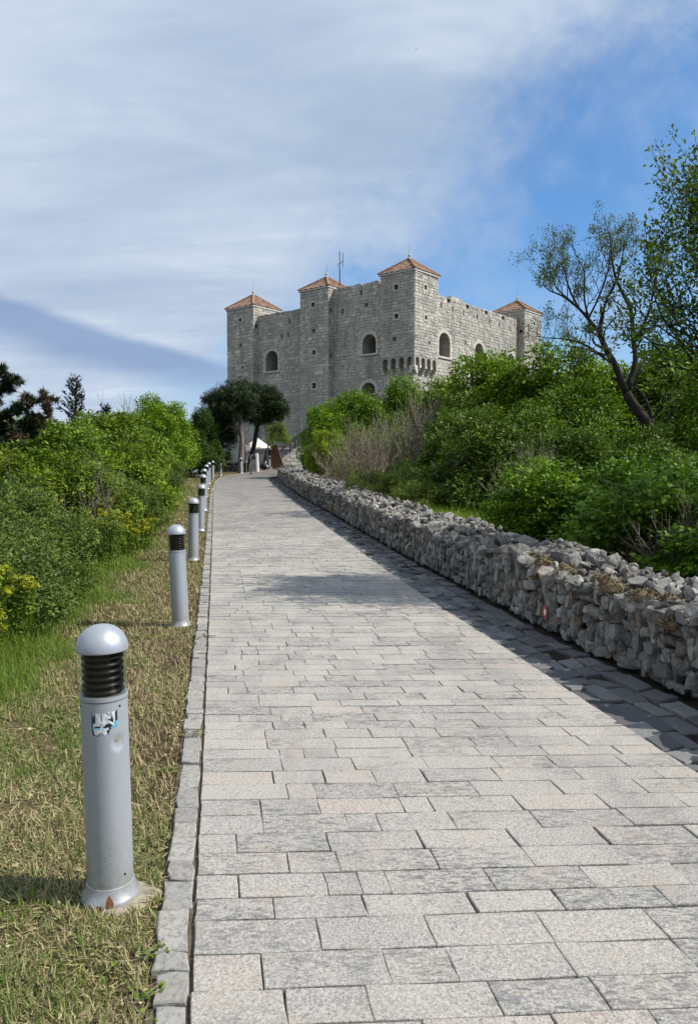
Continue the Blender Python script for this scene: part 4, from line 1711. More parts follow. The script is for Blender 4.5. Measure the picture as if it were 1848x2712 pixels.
def stems_mesh(seed, lobes, n_main, n_twig, r0, mat, spread=.15, name='trunk', base_h=0.0, nseg=6):
    rg = np.random.default_rng(seed)
    b = MB()
    Cc = np.array([l[0] for l in lobes], float)
    Rr = np.array([l[1] if np.ndim(l[1]) else (l[1],) * 3 for l in lobes], float)
    if base_h:
        top = np.array([rg.normal(0, .06), rg.normal(0, .06), base_h])
        b.tube([(0, 0, -.25), (rg.normal(0, .02), rg.normal(0, .02), base_h * .5), top], [r0 * 1.25, r0, r0 * .85], 8)
    ends = []
    for i in range(n_main):
        k = i % len(lobes)
        tgt = Cc[k] + Rr[k] * unit(rg.normal(size=3)) * rg.uniform(.1, .5)
        st = np.array([rg.normal(0, spread), rg.normal(0, spread), -.1]) if not base_h else np.array([0, 0, base_h * rg.uniform(.75, 1.0)])
        t = np.linspace(0, 1, nseg)[:, None]
        ctrl = np.array([st[0] * .6 + tgt[0] * .25, st[1] * .6 + tgt[1] * .25, st[2] * .4 + tgt[2] * .6])
        p = (1 - t) ** 2 * st + 2 * t * (1 - t) * ctrl + t ** 2 * tgt + rg.normal(0, .03, (nseg, 3)) * t
        rr = r0 * (.6 if base_h else .8)
        b.tube(p, np.linspace(rr, rr * .3, nseg), 6)
        ends.append(p)
    for i in range(n_twig):
        p0 = ends[rg.integers(len(ends))]
        a = p0[rg.integers(nseg // 2, nseg)]
        k = rg.integers(len(lobes))
        tgt = Cc[k] + Rr[k] * unit(rg.normal(size=3)) * rg.uniform(.75, 1.02)
        tgt = a + (tgt - a) * min(1, 1.6 / (np.linalg.norm(tgt - a) + .01))
        if tgt[2] < .1:
            continue
        m = (a + tgt) / 2 + rg.normal(0, .08, 3)
        b.tube([a, m, tgt], [r0 * .2, r0 * .13, r0 * .05], 4)
    return b.mesh(name, mat, smooth=True)


def plant(name, label, cat, loc, group, crown, trunk, rz=0.0, s=1.0, col=(1, 1, 1), sz=None):
    root = thing(name, label, cat, loc, group, rz)
    root.scale = (s, s, sz if sz else s)
    t = link('trunk' if 'tree' in name or 'pine' in name else 'stem', trunk, root)
    c = link('crown' if 'tree' in name or 'pine' in name else 'foliage', crown, root)
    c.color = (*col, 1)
    return root


def gz(x, y, d=0.0):
    return float(terrain_z(x, y)) - d


# lobes in metres, z up from the ground
rgl = np.random.default_rng(77)


def rand_lobes(rg, n, rx, h, r, zlow=.3):
    L = []
    for i in range(n):
        a = i * 2.4 + rg.uniform(-.4, .4)
        rad = rx * math.sqrt((i + .5) / n)
        zz = h * (zlow + (1 - zlow) * (1 - .75 * (rad / rx) ** 2) * rg.uniform(.7, 1.0)) - r * .7
        rr = r * rg.uniform(.75, 1.2)
        L.append(((rad * math.cos(a), rad * math.sin(a), max(zz, r * .6)), (rr, rr, rr * .85)))
    return L


LB = {}
LB['tree_a'] = rand_lobes(rgl, 19, 1.85, 5.0, .68, .14)
LB['tree_b'] = rand_lobes(rgl, 17, 1.7, 5.0, .70, .1)
LB['shrub_a'] = rand_lobes(rgl, 11, .95, 1.5, .37, .3)
LB['shrub_b'] = rand_lobes(rgl, 12, 1.0, 1.5, .35, .25)
LB['bush_a'] = rand_lobes(rgl, 13, 1.15, 2.3, .46, .25)
LB['bush_b'] = rand_lobes(rgl, 12, 1.1, 2.3, .46, .2)
LB['maple_a'] = rand_lobes(rgl, 12, 1.1, 2.1, .46, .2)
LB['maple_b'] = rand_lobes(rgl, 12, 1.2, 2.1, .44, .2)
CR, TK = {}, {}
CR['tree_a'] = crown_mesh(1, LB['tree_a'], 1150, 27, .15, .17, M['lf_bright'], up=.5, shell=.17, zmin=.3, lump=.25, spray=.42)
CR['tree_b'] = crown_mesh(2, LB['tree_b'], 1150, 27, .145, .17, M['lf_bright'], up=.5, shell=.17, zmin=.3, lump=.25, spray=.42)
TK['tree_a'] = stems_mesh(1, LB['tree_a'], 13, 60, .11, M['bark'], base_h=1.1)
TK['tree_b'] = stems_mesh(2, LB['tree_b'], 11, 60, .12, M['bark'], base_h=.9)
CR['shrub_a'] = crown_mesh(3, LB['shrub_a'], 1050, 27, .052, .06, M['lf_small'], up=.5, shell=.2, name='foliage', lump=.3, spray=.16)
CR['shrub_b'] = crown_mesh(4, LB['shrub_b'], 1050, 27, .054, .06, M['lf_small'], up=.5, shell=.2, name='foliage', lump=.3, spray=.16)
TK['shrub_a'] = stems_mesh(3, LB['shrub_a'], 14, 90, .02, M['twig'], name='stem')
TK['shrub_b'] = stems_mesh(4, LB['shrub_b'], 14, 90, .02, M['twig'], name='stem')
CR['bush_a'] = crown_mesh(5, LB['bush_a'], 900, 28, .096, .105, M['lf_mid'], up=.55, shell=.19, name='foliage', lump=.3, spray=.27)
CR['bush_b'] = crown_mesh(6, LB['bush_b'], 900, 28, .094, .105, M['lf_mid'], up=.55, shell=.19, name='foliage', lump=.3, spray=.27)
TK['bush_a'] = stems_mesh(5, LB['bush_a'], 14, 80, .03, M['twig'], name='stem')
TK['bush_b'] = stems_mesh(6, LB['bush_b'], 14, 80, .03, M['twig'], name='stem')
CR['maple_a'] = crown_mesh(7, LB['maple_a'], 700, 22, .10, .11, M['lf_maple'], LEAF3, up=.9, flat=.75, shell=.24, name='foliage', lump=.4, spray=.40, sup=.2)
CR['maple_b'] = crown_mesh(8, LB['maple_b'], 700, 22, .096, .11, M['lf_maple'], LEAF3, up=.9, flat=.75, shell=.24, name='foliage', lump=.4, spray=.40, sup=.2)
TK['maple_a'] = stems_mesh(7, LB['maple_a'], 10, 70, .025, M['bark'], name='stem')
TK['maple_b'] = stems_mesh(8, LB['maple_b'], 10, 70, .025, M['bark'], name='stem')


# branching growth for the open, twiggy plants
def grow(b, leaves, rg, p, d, length, r, level, max_level, wob=.25, upt=.15, nchild=(3, 5), n=6, sp=(.45, .95), shrink=(.45, .7), tipleaf=True):
    seg = length / (n - 1)
    pts, dirs = [np.array(p, float)], []
    d = unit(np.array(d, float))
    for i in range(n - 1):
        d = unit(d + rg.normal(0, wob, 3) * .6 + np.array([0, 0, upt]))
        dirs.append(d)
        pts.append(pts[-1] + d * seg)
    dirs.append(d)
    b.tube(pts, np.linspace(r, max(r * .45, .003), n), 6 if level < 2 else 4 if level < 3 else 3, cap=False)
    if level >= max_level:
        if tipleaf:
            leaves.append((pts[-1], dirs[-1]))
            leaves.append((pts[-2], dirs[-1]))
            if rg.random() < .5:
                leaves.append((pts[-3], dirs[-1]))
        return
    for k in range(rg.integers(nchild[0], nchild[1] + 1)):
        i = int(rg.integers(max(1, n // 3), n))
        q = pts[i]
        dd = unit(dirs[i] + unit(np.cross(dirs[i], rg.normal(size=3))) * rg.uniform(*sp) * 1.3)
        grow(b, leaves, rg, q, dd, length * rg.uniform(*shrink), max(r * .5, .003), level + 1, max_level, wob, upt, nchild, max(4, n - 1), sp, shrink)
    grow(b, leaves, rg, pts[-1], dirs[-1], length * .6, max(r * .45, .003), level + 1, max_level, wob, upt, nchild, max(4, n - 1), sp, shrink)


def tip_leaves(leaves, rg, per, spread, size, mat, tmpl=LEAF2, name='crown', keep=1.0):
    L = [l for l in leaves if rg.random() < keep]
    P = np.array([l[0] for l in L])
    D = np.array([l[1] for l in L])
    idx = np.repeat(np.arange(len(P)), per)
    off = rg.normal(size=(len(idx), 3))
    axis = unit(off * .8 + D[idx] * .7)
    pos = P[idx] + off * spread * .5
    b = MB()
    scatter(b, rg, pos, axis, unit(rg.normal(0, .7, off.shape) + np.array([0, 0, 1])), size * rg.uniform(.6, 1.3, len(idx)), tmpl, np.clip(rg.normal(.5, .3, len(idx)), 0, 1))
    return b.mesh(name, mat)


def limb(b, pts, r0, r1, n=8):
    pts = np.array(pts, float)
    k = len(pts)
    t = np.linspace(0, k - 1, (k - 1) * 3 + 1)
    p = np.stack([np.interp(t, np.arange(k), pts[:, c]) for c in range(3)], -1)
    p[1:-1] = (p[:-2] + 2 * p[1:-1] + p[2:]) / 4
    b.tube(p, np.linspace(r0, r1, len(p)), n)
    return p


def build_gnarled_tree():
    """the half-bare tree on the right, its limbs set out one by one"""
    rg = np.random.default_rng(31)
    base = (7.87, 19.6, gz(7.87, 19.6))
    root = thing('gnarled_tree', 'half bare gnarled dark tree with sparse new leaves rising above the right thicket', 'tree', base)
    o = np.array(base)
    b = MB(o)
    lv = []

    K = 1.4          # limbs measured at 14 m, the tree stands at 19.6 m

    def L(pts, y0, y1, r0, r1, kids, ln=(.38, .72), lev=2):
        y = np.linspace(y0, y1, len(pts))
        P = [(p[0] * K, yy * K, CAM_H + (p[1] - CAM_H) * K) for p, yy in zip(pts, y)]
        r0, r1 = r0 * .98, r1 * 1.1
        q = limb(b, P, r0, r1)
        for k in range(kids):
            i = int(rg.integers(len(q) // 4, len(q)))
            tg = unit(q[min(i + 1, len(q) - 1)] - q[max(i - 1, 0)])
            side = unit(np.cross(tg, rg.normal(size=3)))
            d = unit(tg * .6 + side + np.array([0, 0, .25]))
            rr = (r0 + (r1 - r0) * i / len(q)) * .45
            grow(b, lv, rg, q[i], d, rg.uniform(*ln), max(rr, .008), lev, 4, wob=.33, upt=.12, nchild=(2, 4), n=6, sp=(.5, 1.0), shrink=(.45, .75))
        grow(b, lv, rg, q[-1], unit(q[-1] - q[-2]), .45, max(r1, .006), 3, 4, wob=.3, upt=.1, nchild=(2, 3), n=5)
    L([(5.64, .55), (5.62, 1.2), (5.58, 1.95), (5.44, 2.35), (5.22, 2.61), (5.01, 2.93)], 14, 14, .16, .11, 0)
    L([(5.01, 2.93), (4.81, 3.4), (4.59, 3.72), (4.48, 3.98)], 14, 13.9, .09, .065, 3)
    L([(4.48, 3.98), (4.24, 4.21), (4.03, 4.39), (3.71, 4.58), (3.47, 4.63)], 13.9, 13.5, .05, .014, 9)
    L([(5.03, 2.95), (5.2, 3.51), (5.16, 3.82), (5.12, 4.45), (5.0, 4.68), (4.83, 5.07), (4.8, 5.35), (4.77, 5.66)], 14, 14.3, .085, .014, 11)
    L([(4.48, 3.98), (4.53, 4.5), (4.73, 4.91), (4.77, 5.35)], 13.9, 13.6, .045, .012, 8)
    L([(5.16, 3.85), (5.35, 4.32), (5.41, 4.83), (5.43, 5.09)], 14, 13.7, .045, .012, 8)
    L([(4.81, 3.4), (4.35, 3.79), (4.04, 3.93), (3.69, 3.98)], 14, 14.4, .04, .01, 8)
    L([(4.68, 3.56), (4.2, 3.64), (3.75, 3.66)], 13.9, 13.3, .035, .01, 7)
    L([(5.6, 1.6), (5.56, 2.15), (5.5, 2.61), (5.38, 2.9), (5.19, 3.1)], 14, 14.2, .07, .03, 4)
    L([(4.24, 4.21), (4.18, 4.63), (4.23, 5.09), (4.12, 5.35)], 13.8, 14.1, .03, .01, 7)
    L([(4.03, 4.39), (3.86, 4.76), (3.81, 5.14), (3.67, 5.27)], 13.7, 13.9, .026, .009, 6)
    L([(4.24, 4.21), (4.39, 4.58), (4.49, 4.96), (4.46, 5.27)], 13.8, 13.4, .028, .009, 7)
    L([(3.9, 4.45), (3.6, 4.75), (3.55, 5.1)], 13.6, 13.8, .022, .008, 5)
    b.obj('trunk', M['bark'], root, smooth=True)
    cl = [(p - o, d) for p, d in lv]
    link('crown', tip_leaves(cl, rg, 6, .07, .055, M['lf_olive'], keep=.5), root)


build_gnarled_tree()


def build_edge_tree():
    """taller leafy tree at the right edge, trunk outside the frame"""
    rg = np.random.default_rng(37)
    base = (5.25, 9.3, gz(5.25, 9.3))
    root = thing('leafy_tree', 'tall loose leafy tree reaching in at the right edge above the wall', 'tree', base)
    o = np.array(base)
    b = MB(o)
    lv = []
    tr = limb(b, [(5.35, 9.3, -.2), (5.35, 9.3, 1.2), (5.25, 9.25, 2.3), (5.15, 9.2, 3.2), (5.05, 9.15, 4.0), (4.95, 9.15, 4.6)], .13, .02)
    for k in range(86):
        f = rg.uniform(.38, .98)
        i = int(f * (len(tr) - 1))
        a = rg.uniform(0, 2 * np.pi) if rg.random() < .45 else rg.uniform(R(120), R(250))
        d = unit(np.array([math.cos(a), math.sin(a) * .8, rg.uniform(.25, .8)]))
        ln = (1.95 - 1.25 * f) * rg.uniform(.75, 1.2)
        grow(b, lv, rg, tr[i], d, ln, .03 * (1.2 - f), 1, 3, wob=.3, upt=.12, nchild=(3, 4), n=6, sp=(.45, .9), shrink=(.4, .65))
    b.obj('trunk', M['bark'], root, smooth=True)
    cl = [(p - o, d) for p, d in lv]
    link('crown', tip_leaves(cl, rg, 8, .08, .058, M['lf_mid'], keep=.95), root)


build_edge_tree()


def twiggy_proto(seed, n, h, lean, per, leaf, mat, keep):
    rg = np.random.default_rng(seed)
    b = MB()
    lv = []
    for i in range(n):
        a = rg.uniform(0, 2 * np.pi)
        d = unit(np.array([math.cos(a) * lean * rg.uniform(.2, 1), math.sin(a) * lean * rg.uniform(.2, 1), 1]))
        grow(b, lv, rg, (rg.normal(0, .12), rg.normal(0, .12), -.1), d, h * rg.uniform(.35, .55), .026, 1, 3, wob=.2, upt=.12, nchild=(3, 5), n=6, sp=(.3, .7), shrink=(.4, .62))
    return b.mesh('stem', M['twig'], smooth=True), tip_leaves(lv, rg, per, .07, leaf, mat, keep=keep, name='foliage')


TK['twig_a'], CR['twig_a'] = twiggy_proto(41, 22, 3.6, .55, 4, .045, M['lf_olive'], .4)
TK['twig_b'], CR['twig_b'] = twiggy_proto(43, 19, 3.6, .7, 3, .045, M['lf_olive'], .3)


def build_stone_pine():
    rg = np.random.default_rng(51)

    def pine(x, y, zt, rx, label, trunk_mat, seed, lobes, tr_pts, r0):
        base = (x, y, gz(x, y))
        root = thing('umbrella_pine', label, 'tree', base, 'pines at the bend of the path')
        b = MB(base)
        pts = limb(b, tr_pts, r0, r0 * .6, 10)
        for (c, rr) in lobes:
            t0 = pts[int(len(pts) * rg.uniform(.6, .98))]
            c = np.array(c)
            m = (t0 + c) / 2 + np.array([0, 0, -.15])
            b.tube([t0, m, c], [r0 * .4, r0 * .25, r0 * .1], 6)
        b.obj('trunk', M[trunk_mat], root, smooth=True)
        ll = [(np.array(c) - np.array(base), r) for c, r in lobes]
        cm = crown_mesh(seed, ll, 1500, 30, .24, .10, M['needle'], NEEDLE_W, up=.3, shell=.28, zmin=.6, spray=.42, lump=.35, sup=.5)
        link('crown', cm, root)
    NEEDLE_W = (np.array([(-.09, 0, 0), (.09, 0, 0), (.02, 1, 0)]), np.array([(0, 1, 2)]))
    y = 50.6
    pine(-7.05, y, 7.2, 2.4, 'dark umbrella pine with thick pale trunk at the bend of the path', 'barkpale', 5, 
         [((-8.3, y, 6.0), (1.0, 1.0, .75)), ((-7.5, y + .4, 6.55), (1.05, 1.0, .7)), ((-6.9, y - .6, 6.0), (1.0, .9, .7)), ((-8.9, y + .3, 5.2), (.75, .8, .5)), ((-7.8, y - .7, 5.4), (.9, .8, .6)), ((-8.6, y + .9, 4.4), (.8, .8, .7)), ((-8.9, y + .2, 3.6), (.6, .7, .7)), ((-8.3, y + 1.2, 3.5), (.7, .7, .6)), ((-8.2, y + .2, 4.8), (.8, .8, .5)), ((-7.7, y + .9, 6.3), (1.0, .9, .7)), ((-6.9, y + .6, 5.2), (.8, .8, .55)), ((-8.9, y - .5, 5.9), (.6, .6, .4)), ((-7.9, y + .8, 3.9), (.5, .6, .4))],
         [(-7.15, y, 1.0), (-7.1, y, 2.2), (-7.0, y, 3.2), (-7.1, y, 4.3), (-7.25, y, 5.4)], .2)
    y = 52.3
    pine(-6.75, y, 7.0, 2, 'dark umbrella pine with black forked trunk right behind the sign', 'bark', 6,
         [((-6.1, y, 6.35), (1.0, 1.0, .7)), ((-5.1, y, 5.75), (.85, .9, .6)), ((-5.6, y + .6, 6.5), (.9, .9, .6)), ((-6.4, y - .5, 5.6), (.9, .9, .5)), ((-4.9, y - .2, 5.2), (.6, .7, .4)), ((-6.9, y + .5, 6.7), (.9, .8, .6)), ((-6.6, y - .4, 6.1), (.9, .8, .6)), ((-6.3, y - .4, 4.9), (.6, .6, .35)), ((-4.75, y + .3, 5.9), (.5, .6, .35)), ((-5.6, y - .3, 4.8), (.5, .5, .3))],
         [(-6.72, y, 1.2), (-6.75, y, 1.9), (-6.5, y, 2.8), (-6.3, y, 3.8), (-6.1, y, 5.0), (-5.9, y, 5.8)], .19)


build_stone_pine()


def build_left_pine():
    """the pine at the left edge, its branch tips carrying brown candles"""
    rg = np.random.default_rng(61)
    base = (-6.6, 13.2, gz(-6.6, 13.2))
    root = thing('pine_tree', 'dark pine with brown tipped branches at the left edge above the bushes', 'tree', base)
    b = MB(base)
    tr = limb(b, [(-6.6, 13.2, base[2] - .1), (-6.55, 13.2, 1.2), (-6.5, 13.2, 2.4), (-6.45, 13.2, 3.25)], .12, .03)
    P, D = [], []
    br = [((-6.5, 13.2, 2.35), (-5.7, 13.0, 2.55), (-5.1, 12.9, 2.95), 1), ((-6.5, 13.2, 2.3), (-5.6, 13.1, 2.38), (-5.05, 13, 2.62), 1), ((-6.45, 13.2, 2.9), (-5.9, 13.1, 3.05), (-5.6, 13, 3.28), 0), ((-6.45, 13.2, 3.1), (-6.1, 13, 3.3), (-5.75, 12.9, 3.42), 0),
          ((-6.5, 13.2, 2.0), (-5.9, 12.8, 2.05), (-5.4, 12.7, 2.2), 1), ((-6.5, 13.2, 1.6), (-6, 12.7, 1.7), (-5.6, 12.5, 1.9), 1), ((-6.5, 13.2, 2.2), (-6.2, 12.6, 2.3), (-5.9, 12.3, 2.5), 0), ((-6.5, 13.2, 2.7), (-6.9, 12.9, 2.9), (-7.3, 12.8, 3.1), 0),
          ((-6.5, 13.2, 2.6), (-6.2, 12.9, 2.75), (-5.85, 12.75, 2.85), 0), ((-6.5, 13.2, 2.2), (-5.8, 13.3, 2.25), (-5.3, 13.3, 2.45), 0)]
    brown = []
    for a, m, e, hot in br:
        t = np.linspace(0, 1, 9)[:, None]
        q = (1 - t) ** 2 * np.array(a) + 2 * t * (1 - t) * np.array(m) + t ** 2 * np.array(e)
        b.tube(q, np.linspace(.03, .012, 9), 5)
        for i in range(2, 9):
            for k in range(3 if i < 8 else 2):
                sd_ = unit(rg.normal(size=3) + np.array([0, 0, .3]))
                tip = q[i] + sd_ * rg.uniform(.08, .26)
                b.tube([q[i], tip], [.009, .007], 4, cap=False)
                for u in np.linspace(.3, 1, 4):
                    P.append(q[i] + (tip - q[i]) * u)
                    D.append(sd_)
                    brown.append(hot and i >= 7 and rg.random() < .35)
        P.append(q[-1])
        D.append(unit(q[-1] - q[-2]))
        brown.append(bool(hot) and rg.random() < .6)
    b.obj('trunk', M['bark'], root, smooth=True)
    P, D, brown = np.array(P) - np.array(base), np.array(D), np.array(brown).astype(bool)
    for nm, sel, mat in (('crown', ~brown, 'needle_l'), ('brown_needles', brown, 'needle_b')):
        p, d = P[sel], D[sel]
        idx = np.repeat(np.arange(len(p)), 46)
        ax = unit(d[idx] * .55 + rg.normal(size=(len(idx), 3)) * .75)
        bb = MB()
        scatter(bb, rg, p[idx] + rg.normal(0, .012, (len(idx), 3)), ax, rg.normal(size=ax.shape), rg.uniform(.08, .14, len(idx)), (np.array([(-.085, 0, 0), (.085, 0, 0), (0, 1, 0)]), NEEDLE[1]), np.clip(rg.normal(.5, .3, len(idx)), 0, 1))
        bb.obj(nm, M[mat], root)
    root.scale = (1, 1, .93)


build_left_pine()


def cedar(x, y, top, h, label, seed):
    rg = np.random.default_rng(seed)
    base = (x, y, top - h)
    root = thing('cedar_tree', label, 'tree', base, 'blue green cedars behind the left bushes')
    b = MB()
    b.tube([(0, 0, -.3), (0, 0, h * .5), (.05, 0, h)], [.11, .06, .012], 7)
    P, A = [], []
    k = 0
    for z in np.arange(h * .25, h * .98, .13):
        f = (h - z) / h
        for j in range(3):
            a = k * 2.4 + rg.uniform(-.3, .3)
            k += 1
            ln = f * h * .42 * rg.uniform(.6, 1.15) + .08
            d = unit(np.array([math.cos(a), math.sin(a), rg.uniform(.35, .8)]))
            t = np.linspace(0, 1, 5)[:, None]
            q = np.array([0, 0, z]) + d * ln * t + np.array([0, 0, .12]) * t ** 2
            b.tube(q, np.linspace(.014, .004, 5), 4, cap=False)
            m = int(12 + ln * 46)
            u = rg.uniform(.15, 1, m)[:, None]
            p = np.array([0, 0, z]) + d * ln * u + np.array([0, 0, .12]) * u ** 2
            P.append(p + rg.normal(0, .03, p.shape))
            A.append(unit(d + rg.normal(0, .45, p.shape) + np.array([0, 0, .2])))
    b.obj('trunk', M['bark'], root, smooth=True)
    P, A = np.concatenate(P), np.concatenate(A)
    bb = MB()
    scatter(bb, rg, P, A, rg.normal(size=A.shape), rg.uniform(.08, .17, len(P)), (np.array([(-.16, 0, 0), (.16, 0, 0), (0, 1, 0)]), NEEDLE[1]), np.clip(rg.normal(.5, .3, len(P)), 0, 1))
    bb.obj('crown', M['cedar'], root)


cedar(-8.85, 25, 4.45, 3.6, 'taller blue green cedar tip standing above the left bushes', 71)
cedar(-8.35, 26.5, 3.72, 2.8, 'smaller blue green cedar tip right of the taller one', 73)


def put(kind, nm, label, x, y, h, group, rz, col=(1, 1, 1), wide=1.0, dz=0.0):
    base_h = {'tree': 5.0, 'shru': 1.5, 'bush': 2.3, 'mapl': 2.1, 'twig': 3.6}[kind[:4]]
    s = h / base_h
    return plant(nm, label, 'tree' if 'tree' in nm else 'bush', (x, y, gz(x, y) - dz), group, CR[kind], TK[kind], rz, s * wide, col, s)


GL, GR = 'bushes on the left of the verge', 'bushes behind the dry stone wall'
# --- left side
put('shrub_a', 'low_shrub', 'low dull green shrub with fine leaves nearest on the left behind the first bollard', -3.5, 7.3, 1.15, GL, .3, wide=1.1)
put('shrub_b', 'low_shrub', 'dense small leaved shrub at the left edge behind the yellow spurge', -4.3, 8.0, 1.35, GL, 1.9, (.95, .97, 1), wide=1.15)
put('shrub_a', 'low_shrub', 'fine leaved shrub standing just left of the yellow flowering clump', -4.0, 9.4, 1.45, GL, 2.9, (1.05, 1.05, .9))
put('shrub_b', 'low_shrub', 'dark small leaved shrub behind the fine leaved one near the left edge', -5.0, 10.0, 1.75, GL, 4.1, (.9, .95, 1), wide=1.1)
put('twig_b', 'bare_bush', 'bare grey twigged bush among the green bushes at the left edge', -5.2, 10.8, 2.0, GL, 1.0)
put('bush_a', 'leafy_bush', 'leafy bush with fresh green leaves below the left pine', -5.6, 12.0, 2.1, GL, .4, (1.15, 1.05, .8))
put('bush_b', 'leafy_bush', 'leafy bush right behind the yellow spurge on the left', -4.5, 12.9, 1.7, GL, 2.4, (1.05, 1.0, .85), wide=1.05)
put('twig_a', 'bare_bush', 'half bare bush with pale stems between two green bushes on the left', -4.9, 14.3, 1.9, GL, 2.2)
put('bush_a', 'leafy_bush', 'big rounded bush rising to the foot of the cedar tips', -5.9, 15.0, 2.4, GL, 3.6, (1.05, 1.1, .9), wide=1.1)
put('bush_b', 'leafy_bush', 'tall bush hiding the lower half of the left pine', -7.2, 14.8, 2.7, GL, 5.2, (1, 1, .9), wide=1.1)
put('shrub_a', 'low_shrub', 'low dull shrub at the grass edge beside the third bollard', -4.75, 15.6, 1.3, GL, .9)
put('bush_b', 'leafy_bush', 'bright bush behind the third bollard light at the verge edge', -5.4, 18.2, 1.9, GL, .8, (1.15, 1.15, .85), wide=1.1)
put('bush_a', 'leafy_bush', 'green bush in the second rank behind the third bollard', -6.9, 18.5, 2.7, GL, 1.7, (.95, 1.05, .9), wide=1.1)
put('bush_b', 'leafy_bush', 'high bush far out on the left below the cedar tips', -8.9, 18.5, 3.1, GL, 2.9, (1, 1, .95), wide=1.15)
put('bush_a', 'leafy_bush', 'broad bush on the left between the cedars and the bright tree', -7.2, 22.5, 3.0, GL, 4.4, (1.05, 1.05, .85), wide=1.1)
put('bush_b', 'leafy_bush', 'dusky bush with grey green leaves at the verge by the fifth bollard', -6.4, 22.0, 1.75, GL, 3.3, (.8, .85, .9), wide=1.2)
put('shrub_b', 'low_shrub', 'low grey green shrub spreading onto the verge near the far bollards', -6.9, 25.5, 1.4, GL, 2.0, (1.0, 1.0, 1.1), wide=1.3)
put('bush_a', 'leafy_bush', 'bush behind the low grey green shrub near the far bollards', -8.4, 26.5, 2.7, GL, 5.5, (.95, .95, .9), wide=1.1)
put('shrub_a', 'low_shrub', 'last low shrub on the left before the bend in the kerb', -8.1, 31, 1.6, GL, 4.6, (.9, .95, 1), wide=1.3)
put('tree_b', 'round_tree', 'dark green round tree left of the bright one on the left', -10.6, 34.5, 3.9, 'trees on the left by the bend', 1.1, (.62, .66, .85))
put('tree_a', 'round_tree', 'bright green round tree on the left before the umbrella pines', -9.7, 37.5, 4.5, 'trees on the left by the bend', .2, (1.1, 1.12, .8), wide=.9)
put('tree_b', 'round_tree', 'bright green tree top peeping over the bright round tree', -10.1, 42, 5.2, 'trees on the left by the bend', 2.2, (1.1, 1.1, .9), wide=.85)
put('twig_a', 'wispy_tree', 'pale wispy tree top behind the bright left trees', -12.4, 43, 5.2, 'trees on the left by the bend', 2.2, (1.2, 1.2, 1.3))
put('twig_b', 'wispy_tree', 'thin wispy tree top between the cedar tips and the dark round tree', -12.0, 36, 4.5, 'trees on the left by the bend', .2, (1.2, 1.2, 1.3))
put('bush_a', 'leafy_bush', 'bush in front of the wispy tree top on the left', -8.9, 32.0, 3.0, GL, .4, (.95, 1, .9))
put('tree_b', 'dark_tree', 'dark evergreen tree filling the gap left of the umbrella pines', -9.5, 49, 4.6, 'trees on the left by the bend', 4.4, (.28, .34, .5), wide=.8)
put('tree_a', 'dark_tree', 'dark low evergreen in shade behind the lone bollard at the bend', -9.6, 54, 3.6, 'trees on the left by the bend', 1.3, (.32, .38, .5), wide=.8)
put('twig_b', 'bare_bush', 'bare pale twigs sticking out above the larger spurge clump', -4.15, 12.3, 1.7, GL, 3.0)
put('twig_b', 'bare_bush', 'dry grey twigs at the left edge in front of the fine leaved shrubs', -4.75, 9.0, 1.75, GL, 5.0)
# --- right side
put('twig_b', 'bare_bush', 'thin bare stems in the shade behind the near wall top', 3.7, 8.6, 1.5, GR, 2.0)
put('twig_a', 'bare_bush', 'dark thin stems between the maple shrubs and the tall grass', 3.3, 14.2, 2.1, GR, 2.6, (.8, .9, .8))
put('maple_a', 'maple_shrub', 'low maple shrub at the right edge just behind the wall top', 5.0, 7.6, 1.9, GR, .2, (1.05, 1.05, .9), wide=1.1)
put('maple_b', 'maple_shrub', 'maple shrub with layered leaves behind the sunlit end of the wall', 3.9, 9.4, 1.75, GR, 1.5, wide=1.15)
put('maple_a', 'maple_shrub', 'tall maple shrub behind the layered one near the right edge', 5.9, 10.2, 2.15, GR, 2.7, (1.1, 1.1, .85), wide=1.1)
put('maple_b', 'maple_shrub', 'maple shrub in the shade below the gnarled tree', 4.6, 11.8, 2.1, GR, 3.9, (.78, .84, .75), wide=1.1)  # tint multiplied down to put shade into the leaf colour
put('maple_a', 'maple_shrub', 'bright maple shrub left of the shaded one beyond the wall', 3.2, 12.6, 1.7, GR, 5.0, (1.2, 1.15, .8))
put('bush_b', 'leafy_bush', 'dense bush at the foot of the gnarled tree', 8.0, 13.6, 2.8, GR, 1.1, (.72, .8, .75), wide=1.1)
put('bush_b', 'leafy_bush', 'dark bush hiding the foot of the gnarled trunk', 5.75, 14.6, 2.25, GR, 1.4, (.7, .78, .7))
put('bush_a', 'leafy_bush', 'bush left of the gnarled trunk behind the bright maple', 4.6, 16.2, 2.3, GR, 2.3, (.62, .72, .65), wide=1.1)  # leaf colour darkened in place of real shade
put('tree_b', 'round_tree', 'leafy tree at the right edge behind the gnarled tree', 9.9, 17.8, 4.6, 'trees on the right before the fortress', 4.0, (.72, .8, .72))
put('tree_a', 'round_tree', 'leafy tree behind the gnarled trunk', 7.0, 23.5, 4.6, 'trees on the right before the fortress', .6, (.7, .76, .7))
put('bush_b', 'leafy_bush', 'mid green bush behind the tall grass patch', 3.4, 18.2, 2.7, GR, 3.2, (.66, .72, .68), wide=1.1)  # lowered tint stands in for shade in the thicket
put('shrub_b', 'low_shrub', 'low olive shrub behind the middle of the wall', 1.55, 17.6, 1.15, GR, 2.0, (1.3, 1.25, .9))
put('shrub_a', 'low_shrub', 'low olive shrub farther along the wall under the bare bushes', .75, 20.4, 1.25, GR, .5, (1.35, 1.25, .9), wide=1.1)
put('shrub_b', 'low_shrub', 'pale olive shrub between the wall and the twiggy bush', 1.9, 20.8, 1.5, GR, 3.5, (1.3, 1.25, 1), wide=1.1)
